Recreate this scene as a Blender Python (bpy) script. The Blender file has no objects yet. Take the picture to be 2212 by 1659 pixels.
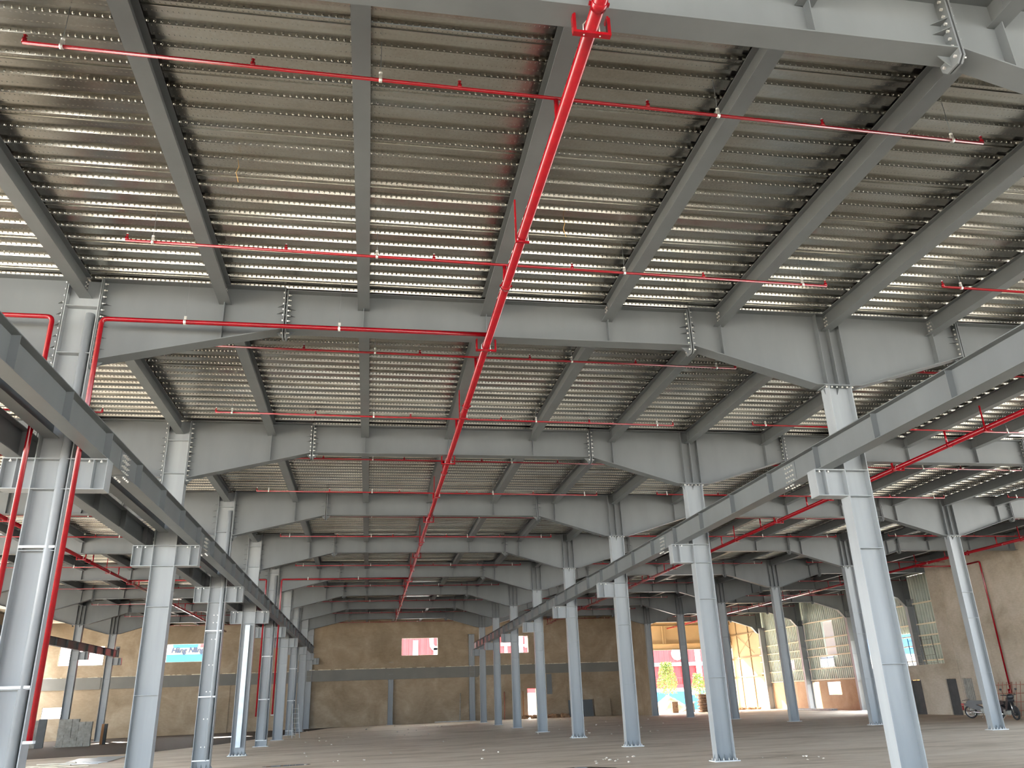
import bpy, bmesh, math, random
from mathutils import Vector, Matrix
random.seed(7)
SC = bpy.context.scene
COL = SC.collection

# ------------------------------------------------------------------ camera
W, H, F = 2212.0, 1659.0, 1727.24
R_ = Vector((0.98574478, -0.16509135, -0.03243557))
U_ = Vector((-0.03080925, -0.3666471, 0.92984982))
D_ = Vector((0.16540257, 0.9155953, 0.36650681))
CAMPOS = Vector((0.0, 0.0, 1.7046))
cd = bpy.data.cameras.new('camera')
cd.sensor_fit = 'HORIZONTAL'; cd.sensor_width = 36.0
cd.lens = 36.0 * F / W
cd.clip_start = 0.05; cd.clip_end = 600
cam = bpy.data.objects.new('camera', cd); COL.objects.link(cam)
m = Matrix((R_, U_, -D_)).transposed().to_4x4(); m.translation = CAMPOS
cam.matrix_world = m
SC.camera = cam

# ------------------------------------------------------------------ colour management, sky, sun
SC.view_settings.view_transform = 'Standard'
SC.view_settings.look = 'None'
SC.view_settings.gamma = 1.0
SC.view_settings.use_curve_mapping = False
SC.view_settings.exposure = 1.78
wd = bpy.data.worlds.new('sky'); SC.world = wd; wd.use_nodes = True
SUNV = Vector((0.38, -0.80, -0.43)).normalized()
_n = wd.node_tree.nodes; _l = wd.node_tree.links
bg = _n['Background']
_tc = _n.new('ShaderNodeTexCoord')
_vm = _n.new('ShaderNodeVectorMath'); _vm.operation = 'DOT_PRODUCT'; _vm.inputs[1].default_value = tuple(-SUNV)
_l.new(_tc.outputs['Generated'], _vm.inputs[0])
_cr = _n.new('ShaderNodeValToRGB'); _e = _cr.color_ramp.elements
_e[0].position = 0.10; _e[0].color = (0.095, 0.12, 0.15, 1)      # sky away from the sun: dimmer and bluer
_e[1].position = 0.95; _e[1].color = (0.98, 0.95, 0.90, 1)
_k = _e.new(0.55); _k.color = (0.42, 0.47, 0.53, 1)
_mr = _n.new('ShaderNodeMapRange'); _mr.inputs['From Min'].default_value = -1; _mr.inputs['From Max'].default_value = 1
_l.new(_vm.outputs['Value'], _mr.inputs['Value']); _l.new(_mr.outputs['Result'], _cr.inputs['Fac'])
_l.new(_cr.outputs['Color'], bg.inputs[0]); bg.inputs[1].default_value = 11.5
sd = bpy.data.lights.new('sun', 'SUN'); sd.energy = 12.0; sd.angle = 0.01; sd.color = (1.0, 0.90, 0.76)
sun = bpy.data.objects.new('sun', sd); COL.objects.link(sun)
sun.rotation_euler = SUNV.to_track_quat('-Z', 'Y').to_euler(); sun.location = (-60, 150, 60)
SC.cycles.max_bounces = 8; SC.cycles.diffuse_bounces = 5; SC.cycles.glossy_bounces = 3
SC.cycles.sample_clamp_indirect = 6.0
SC.cycles.caustics_reflective = False; SC.cycles.caustics_refractive = False

def in_view(pts, marg=140):
    us, vs, ok = [], [], False
    for p in pts:
        q = Vector(p) - CAMPOS; z = q.dot(D_)
        if z < 0.15: return None
        us.append(W/2 + F*q.dot(R_)/z); vs.append(H/2 - F*q.dot(U_)/z)
    return max(us) > -marg and min(us) < W+marg and max(vs) > -marg and min(vs) < H+marg
def box_in_view(x0, x1, y0, y1, z0, z1, marg=60):
    """true when some sampled point of the box falls inside the picture"""
    n = 8
    for i in range(n+1):
        for j in range(n+1):
            for k in (0, .5, 1):
                p = Vector((x0+(x1-x0)*i/n, y0+(y1-y0)*j/n, z0+(z1-z0)*k))
                q = p - CAMPOS; z = q.dot(D_)
                if z < 0.3: continue
                u = W/2 + F*q.dot(R_)/z; v = H/2 - F*q.dot(U_)/z
                if -marg < u < W+marg and -marg < v < H+marg: return True
    return False

# ------------------------------------------------------------------ materials
def nt(name, rough=0.5, metal=0.0, spec=None):
    mt = bpy.data.materials.new(name); mt.use_nodes = True
    n = mt.node_tree.nodes; b = n['Principled BSDF']
    b.inputs['Roughness'].default_value = rough; b.inputs['Metallic'].default_value = metal
    if spec is not None: b.inputs['Specular IOR Level'].default_value = spec
    return mt, mt.node_tree, n, mt.node_tree.links, b
def noise(n, l, scale, detail=4, rough=0.55, vec=None, stretch=None, dist=0.0):
    t = n.new('ShaderNodeTexNoise'); t.inputs['Scale'].default_value = scale
    t.inputs['Detail'].default_value = detail; t.inputs['Roughness'].default_value = rough
    t.inputs['Distortion'].default_value = dist
    tc = n.new('ShaderNodeNewGeometry')
    src = tc.outputs['Position']
    if stretch:
        mp = n.new('ShaderNodeMapping'); mp.inputs['Scale'].default_value = stretch
        l.new(src, mp.inputs['Vector']); src = mp.outputs['Vector']
    l.new(src, t.inputs['Vector'])
    return t
def ramp(n, l, fac, stops):
    r = n.new('ShaderNodeValToRGB'); e = r.color_ramp.elements
    e[0].position = stops[0][0]; e[0].color = (*stops[0][1], 1)
    e[1].position = stops[-1][0]; e[1].color = (*stops[-1][1], 1)
    for p, c in stops[1:-1]:
        k = e.new(p); k.color = (*c, 1)
    l.new(fac, r.inputs['Fac']); return r
def simple(name, col, rough=0.5, metal=0.0, var=0.06, scale=3.0, bump=0.0, bscale=40, stretch=None, spec=None):
    mt, t, n, l, b = nt(name, rough, metal, spec)
    ns = noise(n, l, scale, stretch=stretch)
    c0 = tuple(max(0, c*(1-var*2)) for c in col); c1 = tuple(min(1, c*(1+var*2)) for c in col)
    r = ramp(n, l, ns.outputs['Fac'], [(0.25, c0), (0.75, c1)])
    l.new(r.outputs['Color'], b.inputs['Base Color'])
    if bump > 0:
        nb = noise(n, l, bscale, 3)
        bp = n.new('ShaderNodeBump'); bp.inputs['Strength'].default_value = bump; bp.inputs['Distance'].default_value = 0.02
        l.new(nb.outputs['Fac'], bp.inputs['Height']); l.new(bp.outputs['Normal'], b.inputs['Normal'])
    return mt
M = {}
M['steel'] = simple('steel_paint_dimmed', (0.132, 0.142, 0.143), 0.42, var=0.05, scale=1.6, stretch=(1, 1, 0.35))  # darkened against the column steel: dimmer light under the deck put into colour
M['steel_lit'] = simple('steel_paint_lit', (0.285, 0.303, 0.307), 0.36, var=0.06, scale=2.2, stretch=(1.5, 1.5, 0.12))  # same steel kept paler: stronger light on the columns put into colour
M['galv'] = simple('galvanised_bolt', (0.78, 0.76, 0.70), 0.35, 0.7, var=0.1, scale=20)
M['red'] = simple('red_pipe_paint', (0.235, 0.0015, 0.006), 0.2, var=0.08, scale=6)
M['pipe_grey'] = simple('grey_plastic_pipe', (0.27, 0.29, 0.30), 0.4, var=0.03)
M['white_strap'] = simple('white_strap', (0.75, 0.77, 0.76), 0.4, var=0.04)
M['black'] = simple('black_plastic', (0.02, 0.022, 0.025), 0.35, var=0.1)
M['rubber'] = simple('rubber', (0.018, 0.018, 0.018), 0.8, var=0.1)
M['chrome'] = simple('chrome', (0.6, 0.6, 0.6), 0.2, 1.0, var=0.02)
M['dirty_white'] = simple('dirty_white', (0.6, 0.62, 0.62), 0.6, var=0.1)
M['sack'] = simple('sack_cloth', (0.30, 0.20, 0.13), 0.85, var=0.22, scale=9, bump=0.3, bscale=25)
M['block'] = simple('concrete_block', (0.27, 0.26, 0.23), 0.9, var=0.15, scale=5, bump=0.4, bscale=30)
M['band'] = simple('smooth_grey_band', (0.19, 0.185, 0.165), 0.8, var=0.05, scale=0.8)
M['wood'] = simple('raw_wood', (0.42, 0.20, 0.08), 0.7, var=0.15, scale=4, stretch=(6, 6, 0.7))
M['plank'] = simple('pale_plank', (0.62, 0.55, 0.42), 0.7, var=0.12, scale=4, stretch=(0.7, 8, 6))
M['zinc_sheet'] = simple('zinc_sheet', (0.52, 0.58, 0.62), 0.35, 0.3, var=0.1, scale=3)
M['crumb'] = simple('mortar_crumb', (0.62, 0.56, 0.48), 0.9, var=0.15, scale=12)
M['rust'] = simple('rusty_bar', (0.42, 0.16, 0.11), 0.8, var=0.15, scale=8)
M['frame_grey'] = simple('scaffold_steel', (0.30, 0.29, 0.25), 0.6, var=0.15, scale=8)
M['cream'] = simple('cream_cladding', (0.40, 0.29, 0.155), 0.6, var=0.05, scale=0.6)
M['cream_dark'] = simple('cream_frame', (0.22, 0.15, 0.075), 0.6, var=0.05, scale=1)
M['white_wall'] = simple('white_render', (0.86, 0.85, 0.82), 0.7, var=0.02)
M['red_clad'] = simple('red_corrugated', (0.42, 0.03, 0.03), 0.5, var=0.06, scale=0.8)
M['letter_white'] = simple('white_letter', (0.9, 0.9, 0.9), 0.5, var=0.01)
M['cyan'] = simple('cyan_board', (0.008, 0.085, 0.135), 0.5, var=0.02)
M['navy'] = simple('blue_letter', (0.003, 0.016, 0.04), 0.5, var=0.02)
M['blue_wall'] = simple('blue_fence', (0.015, 0.13, 0.36), 0.5, var=0.04)
M['orange'] = simple('orange_paint', (0.75, 0.22, 0.03), 0.5, var=0.05)
M['dark_rail'] = simple('dark_rail', (0.10, 0.06, 0.05), 0.5, var=0.1)
M['leaf'] = simple('yellow_green_leaf', (0.11, 0.16, 0.02), 0.7, var=0.25, scale=3)
M['bark'] = simple('bark', (0.45, 0.36, 0.24), 0.9, var=0.15)
M['sand'] = simple('sand_heap', (0.34, 0.20, 0.11), 0.95, var=0.2, scale=3, bump=0.6, bscale=6)
M['dark_door'] = simple('dark_door_leaf', (0.055, 0.06, 0.06), 0.6, var=0.1)
M['pvc_white'] = simple('translucent_sheet', (0.9, 0.93, 0.95), 0.5, var=0.01)
M['twine'] = simple('orange_twine', (0.65, 0.38, 0.12), 0.8)

PH0 = 9.751-.342-.353*40
def deck_mat():
    mt, t, n, l, b = nt('galvanised_deck', 0.3, 1.0)
    g = n.new('ShaderNodeNewGeometry')
    ns = noise(n, l, 1.1, 5, 0.6, stretch=(0.35, 1.0, 1.0))
    ns2 = noise(n, l, 26, 2, 0.5, stretch=(1, 1, 1))
    mx = n.new('ShaderNodeMix'); mx.data_type = 'FLOAT'; mx.inputs[0].default_value = 0.25
    l.new(ns.outputs['Fac'], mx.inputs[2]); l.new(ns2.outputs['Fac'], mx.inputs[3])
    r = ramp(n, l, mx.outputs[0], [(0.3, (0.31, 0.285, 0.24)), (0.5, (0.40, 0.385, 0.34)), (0.72, (0.49, 0.50, 0.475))])
    # embossed dimples: a dot grid along the length of every rib
    sep = n.new('ShaderNodeSeparateXYZ'); l.new(g.outputs['Position'], sep.inputs[0])
    def mth(op, a, b_=None, c=None):
        q = n.new('ShaderNodeMath'); q.operation = op
        for i, v in enumerate((a, b_, c)):
            if v is None: continue
            if isinstance(v, (int, float)): q.inputs[i].default_value = v
            else: l.new(v, q.inputs[i])
        return q.outputs[0]
    def dots(px, oy, ry, rx):
        """1 at the middle of a dimple, 0 outside; oy: where in the 0.353 m rib repeat the row sits"""
        dx = mth('DIVIDE', mth('MULTIPLY', mth('SUBTRACT', mth('FRACT', mth('DIVIDE', sep.outputs['X'], px)), 0.5), px), rx)
        yy = mth('FRACT', mth('DIVIDE', mth('SUBTRACT', sep.outputs['Y'], PH0-.1765+oy), 0.353))
        dy = mth('DIVIDE', mth('MULTIPLY', mth('SUBTRACT', yy, 0.5), 0.353), ry)
        q = mth('ADD', mth('MULTIPLY', dx, dx), mth('MULTIPLY', dy, dy))
        return mth('MAXIMUM', mth('SUBTRACT', 1.0, q), 0.0)
    web = dots(0.080, 0.342, 0.008, 0.016)
    flat = mth('MAXIMUM', dots(0.060, 0.030, 0.010, 0.010), dots(0.060, 0.152, 0.010, 0.010))
    tot = mth('ADD', web, mth('MULTIPLY', flat, 0.30))
    bp = n.new('ShaderNodeBump'); bp.inputs['Strength'].default_value = 0.9; bp.inputs['Distance'].default_value = 0.008
    l.new(tot, bp.inputs['Height']); l.new(bp.outputs['Normal'], b.inputs['Normal'])
    l.new(r.outputs['Color'], b.inputs['Base Color'])
    rr = n.new('ShaderNodeMapRange'); rr.inputs['To Min'].default_value = 0.16; rr.inputs['To Max'].default_value = 0.30
    l.new(ns.outputs['Fac'], rr.inputs['Value']); l.new(rr.outputs['Result'], b.inputs['Roughness'])
    return mt
M['deck'] = deck_mat()

def plaster(name, c0, c1, c2, sc=0.5, stretch=(1, 1, 1)):
    mt, t, n, l, b = nt(name, 0.9, 0.0, 0.2)
    a = noise(n, l, sc, 6, 0.62, stretch=stretch, dist=0.6)
    r = ramp(n, l, a.outputs['Fac'], [(0.30, c0), (0.5, c1), (0.68, c2)])
    f = noise(n, l, sc*9, 4, 0.6, stretch=(1, 1, 3))
    r2 = ramp(n, l, f.outputs['Fac'], [(0.3, (0.92, 0.91, 0.90)), (0.7, (1.05, 1.05, 1.05))])
    mx = n.new('ShaderNodeMix'); mx.data_type = 'RGBA'; mx.blend_type = 'MULTIPLY'; mx.inputs[0].default_value = 1.0
    l.new(r.outputs['Color'], mx.inputs[6]); l.new(r2.outputs['Color'], mx.inputs[7])
    l.new(mx.outputs[2], b.inputs['Base Color'])
    bp = n.new('ShaderNodeBump'); bp.inputs['Strength'].default_value = 0.25; bp.inputs['Distance'].default_value = 0.02
    l.new(f.outputs['Fac'], bp.inputs['Height']); l.new(bp.outputs['Normal'], b.inputs['Normal'])
    return mt
M['plaster'] = plaster('cement_plaster', (0.28, 0.215, 0.14), (0.37, 0.29, 0.20), (0.46, 0.375, 0.27), 0.42)
M['plaster_side'] = plaster('side_wall_plaster', (0.36, 0.30, 0.22), (0.47, 0.40, 0.31), (0.54, 0.47, 0.38), 0.55)
M['plaster_low'] = plaster('low_wall_plaster', (0.46, 0.31, 0.20), (0.55, 0.38, 0.25), (0.60, 0.44, 0.31), 0.6)
M['mortar'] = simple('pale_mortar_ledge', (0.80, 0.70, 0.52), 0.9, var=0.15, scale=3)

def floor_mat():
    mt, t, n, l, b = nt('dusty_concrete_floor', 0.7, 0.0, 0.25)
    a = noise(n, l, 0.55, 7, 0.65, stretch=(0.45, 1.5, 1), dist=0.5)
    r = ramp(n, l, a.outputs['Fac'], [(0.34, (0.56, 0.46, 0.34)), (0.48, (0.76, 0.645, 0.51)), (0.66, (0.86, 0.76, 0.63))])
    f = noise(n, l, 3.2, 6, 0.7, stretch=(0.4, 2.2, 1))
    r2 = ramp(n, l, f.outputs['Fac'], [(0.3, (0.86, 0.84, 0.82)), (0.7, (1.12, 1.12, 1.12))])
    mx = n.new('ShaderNodeMix'); mx.data_type = 'RGBA'; mx.blend_type = 'MULTIPLY'; mx.inputs[0].default_value = 1.0
    l.new(r.outputs['Color'], mx.inputs[6]); l.new(r2.outputs['Color'], mx.inputs[7])
    l.new(mx.outputs[2], b.inputs['Base Color'])
    bp = n.new('ShaderNodeBump'); bp.inputs['Strength'].default_value = 0.03; bp.inputs['Distance'].default_value = 0.02
    l.new(f.outputs['Fac'], bp.inputs['Height']); l.new(bp.outputs['Normal'], b.inputs['Normal'])
    return mt
M['floor'] = floor_mat()
M['ground'] = plaster('bare_ground', (0.44, 0.42, 0.39), (0.52, 0.50, 0.465), (0.60, 0.58, 0.545), 0.4)
def wet_mat(name, col, rough):
    mt, t, n, l, b = nt(name, rough, 0.0, 0.6)
    b.inputs['Base Color'].default_value = (*col, 1)
    nb = noise(n, l, 2.0, 3); bp = n.new('ShaderNodeBump'); bp.inputs['Strength'].default_value = 0.05
    l.new(nb.outputs['Fac'], bp.inputs['Height']); l.new(bp.outputs['Normal'], b.inputs['Normal'])
    return mt
M['wet'] = wet_mat('wet_dark_screed', (0.06, 0.045, 0.035), 0.75)
M['wet'].node_tree.nodes['Principled BSDF'].inputs['Specular IOR Level'].default_value = 0.2
M['puddle'] = wet_mat('puddle_water', (0.035, 0.03, 0.026), 0.04)
def glass_mat():
    mt, t, n, l, b = nt('window_glass', 0.02)
    b.inputs['Transmission Weight'].default_value = 1.0; b.inputs['IOR'].default_value = 1.02
    return mt
def clad_mat():
    mt, t, n, l, b = nt('green_grey_cladding', 0.5, 0.1)
    ns = noise(n, l, 0.7, 3)
    r = ramp(n, l, ns.outputs['Fac'], [(0.3, (0.52, 0.57, 0.49)), (0.7, (0.62, 0.67, 0.58))])
    l.new(r.outputs['Color'], b.inputs['Base Color'])
    return mt
M['clad'] = clad_mat()
M['girt'] = simple('cream_girt', (0.80, 0.70, 0.50), 0.5, var=0.03)

# ------------------------------------------------------------------ mesh helpers
class MB:
    def __init__(s): s.v = []; s.f = []; s.sm = []
    def add(s, vs, fs, smooth=False):
        o = len(s.v); s.v += [tuple(v) for v in vs]
        for f in fs: s.f.append([i+o for i in f]); s.sm.append(smooth)
        return s
    def box(s, x0, x1, y0, y1, z0, z1):
        vs = [(x, y, z) for z in (z0, z1) for y in (y0, y1) for x in (x0, x1)]
        return s.add(vs, [(0, 2, 3, 1), (4, 5, 7, 6), (0, 1, 5, 4), (2, 6, 7, 3), (0, 4, 6, 2), (1, 3, 7, 5)])
    def hexa(s, p):  # eight corners in box order
        return s.add(p, [(0, 2, 3, 1), (4, 5, 7, 6), (0, 1, 5, 4), (2, 6, 7, 3), (0, 4, 6, 2), (1, 3, 7, 5)])
    def prism(s, poly, axis, a0, a1):
        """poly: list of 2-D points; axis: 'x','y','z' the extrusion axis"""
        def P(p, a):
            if axis == 'y': return (p[0], a, p[1])
            if axis == 'x': return (a, p[0], p[1])
            return (p[0], p[1], a)
        n = len(poly)
        vs = [P(p, a0) for p in poly] + [P(p, a1) for p in poly]
        fs = [tuple(range(n)), tuple(range(2*n-1, n-1, -1))]
        fs += [(i, i+n, (i+1) % n+n, (i+1) % n) for i in range(n)]
        return s.add(vs, fs)
    def cyl(s, p0, p1, r, n=10, r1=None, caps=True, smooth=True):
        p0 = Vector(p0); p1 = Vector(p1); d = (p1-p0).normalized()
        a = d.orthogonal().normalized(); b = d.cross(a); r1 = r if r1 is None else r1
        vs = []
        for p, q in ((p0, r), (p1, r1)):
            for i in range(n):
                t = 2*math.pi*i/n; vs.append(p + (a*math.cos(t)+b*math.sin(t))*q)
        o = len(s.v); s.v += [tuple(v) for v in vs]
        for i in range(n): s.f.append([o+i, o+(i+1) % n, o+n+(i+1) % n, o+n+i]); s.sm.append(smooth)
        if caps:
            s.f.append([o+i for i in range(n)][::-1]); s.sm.append(False)
            s.f.append([o+n+i for i in range(n)]); s.sm.append(False)
        return s
    def tube(s, pts, r, n=10, bend=0.0):
        """pipe along points with rounded elbows"""
        P = [Vector(p) for p in pts]
        if bend > 0 and len(P) > 2:
            Q = [P[0]]
            for i in range(1, len(P)-1):
                a = (P[i-1]-P[i]).normalized(); b = (P[i+1]-P[i]).normalized()
                s0 = P[i]+a*bend; s1 = P[i]+b*bend
                for k in range(6):
                    t = k/5; Q.append((1-t)**2*s0+2*t*(1-t)*P[i]+t*t*s1)
            Q.append(P[-1]); P = Q
        rings = []; d0 = (P[1]-P[0]).normalized(); a = d0.orthogonal().normalized()
        for i, p in enumerate(P):
            if i == 0: d = (P[1]-P[0]).normalized()
            elif i == len(P)-1: d = (P[-1]-P[-2]).normalized()
            else: d = ((P[i+1]-P[i]).normalized()+(P[i]-P[i-1]).normalized()).normalized()
            a = (a-d*a.dot(d)).normalized(); b = d.cross(a)
            rings.append([p+(a*math.cos(2*math.pi*k/n)+b*math.sin(2*math.pi*k/n))*r for k in range(n)])
        o = len(s.v)
        for rg in rings: s.v += [tuple(v) for v in rg]
        for i in range(len(rings)-1):
            for k in range(n):
                s.f.append([o+i*n+k, o+i*n+(k+1) % n, o+(i+1)*n+(k+1) % n, o+(i+1)*n+k]); s.sm.append(True)
        s.f.append([o+k for k in range(n)][::-1]); s.sm.append(False)
        e = o+(len(rings)-1)*n; s.f.append([e+k for k in range(n)]); s.sm.append(False)
        return s
    def ball(s, c, r, sx=1, sy=1, sz=1, n=8, m_=5, jit=0.0):
        vs = []; c = Vector(c)
        for i in range(m_+1):
            th = math.pi*i/m_
            for k in range(n):
                ph = 2*math.pi*k/n; q = 1+random.uniform(-jit, jit)
                vs.append((c.x+r*sx*q*math.sin(th)*math.cos(ph), c.y+r*sy*q*math.sin(th)*math.sin(ph), c.z+r*sz*q*math.cos(th)))
        fs = [(i*n+k, (i+1)*n+k, (i+1)*n+(k+1) % n, i*n+(k+1) % n) for i in range(m_) for k in range(n)]
        return s.add(vs, fs, jit == 0)
    def mesh(s, name):
        me = bpy.data.meshes.new(name); me.from_pydata(s.v, [], s.f)
        me.polygons.foreach_set('use_smooth', s.sm)
        bm = bmesh.new(); bm.from_mesh(me); bmesh.ops.remove_doubles(bm, verts=bm.verts, dist=1e-6) if len(s.v) < 3000 else None
        bmesh.ops.recalc_face_normals(bm, faces=bm.faces); bm.to_mesh(me); bm.free()
        me.update(); return me

def link(name, data, parent=None, loc=(0, 0, 0)):
    o = bpy.data.objects.new(name, data); COL.objects.link(o)
    o.location = loc
    if parent is not None: o.parent = parent
    return o
def mk(name, mb, mat, parent=None, loc=(0, 0, 0), label=None):
    me = mb.mesh(name) if isinstance(mb, MB) else mb
    if not me.materials: me.materials.append(M[mat] if isinstance(mat, str) else mat)
    o = link(name, me, parent, loc)
    if label: o['label'] = label
    return o
def tag(o, label, cat, group=None, kind='thing'):
    o['label'] = label; o['category'] = cat; o['kind'] = kind
    if group: o['group'] = group
    nw = len(label.split()); assert 4 <= nw <= 16, (nw, label)
    return o
def thing(name, label, cat, loc, group=None, rz=0.0):
    o = link(name, None, None, loc); o.rotation_euler = (0, 0, rz); o.empty_display_size = 0.2
    return tag(o, label, cat, group)
def struct(name, mb, mat, loc=(0, 0, 0), parent=None):
    o = mk(name, mb, mat, parent, loc)
    if parent is None: o['kind'] = 'structure'
    return o
def dup(root, loc, label=None, group=None, parent=None, rot=None):
    r = root.copy(); COL.objects.link(r); r.location = loc
    if parent is not None: r.parent = parent
    if rot is not None: r.rotation_euler = rot
    if label:
        r['label'] = label; assert 4 <= len(label.split()) <= 16, label
    if group: r['group'] = group
    for ch in KIDS.get(root.name, list(root.children)):
        c = ch.copy(); COL.objects.link(c); c.parent = r
        for g in list(ch.children):
            d = g.copy(); COL.objects.link(d); d.parent = c
    return r
KIDS = {}
ORD = ['zeroth', 'first', 'second', 'third', 'fourth', 'fifth', 'sixth', 'seventh', 'eighth', 'ninth', 'tenth', 'eleventh', 'twelfth']

# ------------------------------------------------------------------ the grid of the hall
def YG(g): return 6.07 + 8.0*g
XLL, XL, XR, XRR, XO = -19.94, -5.295, 9.345, 23.98, 38.35
ZB, ZT, ZDECK = 8.25, 9.06, 9.13     # girder bottom, girder top, deck underside
def fz(x): return -0.0088*max(0.0, 9.34-x)
GL = 8                                # last free girder

# floor ------------------------------------------------------------
b = MB()
xs = [-40, 9.34, 39.2]; ys = [-30, 78.1, 86.6]
for i in range(2):
    for j in range(2):
        if i == 0 and j == 1: continue
        x0, x1, y0, y1 = xs[i], xs[i+1], ys[j], ys[j+1]
        b.hexa([(x0, y0, fz(x0)-.3), (x1, y0, fz(x1)-.3), (x0, y1, fz(x0)-.3), (x1, y1, fz(x1)-.3),
                (x0, y0, fz(x0)), (x1, y0, fz(x1)), (x0, y1, fz(x0)), (x1, y1, fz(x1))])
struct('floor', b, 'floor')
b = MB(); b.box(-160, 170, -160, 240, -0.9, -0.45)
o = struct('ground_outside', b, 'ground')

# metal deck ceiling ------------------------------------------------
PER = 0.353
def deck(x0, x1, y0, y1, name='ceiling'):
    b = MB(); y = y0; prof = []; k = 0
    while y < y1:
        prof += [(y, ZDECK), (y+.178, ZDECK)]
        if k % 3 == 1: prof = prof[:-1]+[(y+.060, ZDECK), (y+.062, ZDECK-.016), (y+.074, ZDECK-.018), (y+.078, ZDECK), (y+.178, ZDECK)]
        prof += [(y+.200, ZDECK+.056), (y+.331, ZDECK+.056)]
        y += PER; k += 1
    prof.append((y, ZDECK))
    vs = [(x, p[0], p[1]) for p in prof for x in (x0, x1)]
    fs = [(2*i, 2*i+1, 2*i+3, 2*i+2) for i in range(len(prof)-1)]
    b.add(vs, fs)
    me = bpy.data.meshes.new(name); me.from_pydata(b.v, [], b.f); me.update()
    # normals down
    me.flip_normals() if me.polygons[0].normal.z > 0 else None
    me.materials.append(M['deck'])
    o = link(name, me); o['kind'] = 'structure'; return o
PH = PH0     # puts a bright rib face where the photo has one
y0 = PH
while y0 < -2.0: y0 += PER
YD = y0-PER*50
deck(-9.0, 13.6, YD, 78.0)
deck(-28.2, -9.0, YD, 78.0)
deck(13.6, 39.0, YD, 78.0)
deck(24.0, 39.0, 78.05, 86.5)
b = MB(); b.box(-28.3, 39.2, YD, 78.2, ZDECK+.075, ZDECK+.2); b.box(24.0, 39.2, 78.2, 86.6, ZDECK+.075, ZDECK+.2)
struct('roof_slab', b, 'block')
_wb = MB()
for q in range(6): _wb.box(-28.3, -28.1, 36+7*q, 37.2+7*q, -.6, 9.3)
_wb.box(-28.3, -28.1, 36, 78, 7.9, 9.3); _wb.box(-28.3, -28.1, 36, 78, -.6, 1.0); _wb.box(-28.3, -23.3, 35.8, 36, -.6, 9.3)
struct('wall_left', _wb, 'plaster')  # unseen side wall added to dim the far left, openings admit sky light

# ------------------------------------------------------------------ columns
ZFL = (5.17, 4.16, 2.08)
_c = {}
def cached(key, fn):
    if key not in _c: _c[key] = fn()
    return _c[key]
def boltmesh(axis):
    def f():
        b = MB(); d = {'x': (1, 0, 0), 'y': (0, 1, 0), 'z': (0, 0, 1)}[axis]; d = Vector(d)
        b.cyl(-d*.012, d*.012, .019, 6, smooth=False); b.cyl(d*.012, d*.045, .010, 6)
        return b.mesh('bolt')
    return cached('bolt'+axis, f)
def bolt(parent, x, y, z, axis, mat='galv'):
    me = boltmesh(axis)
    if not me.materials: me.materials.append(M[mat])
    return link('bolt', me, parent, (x, y, z))

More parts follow.
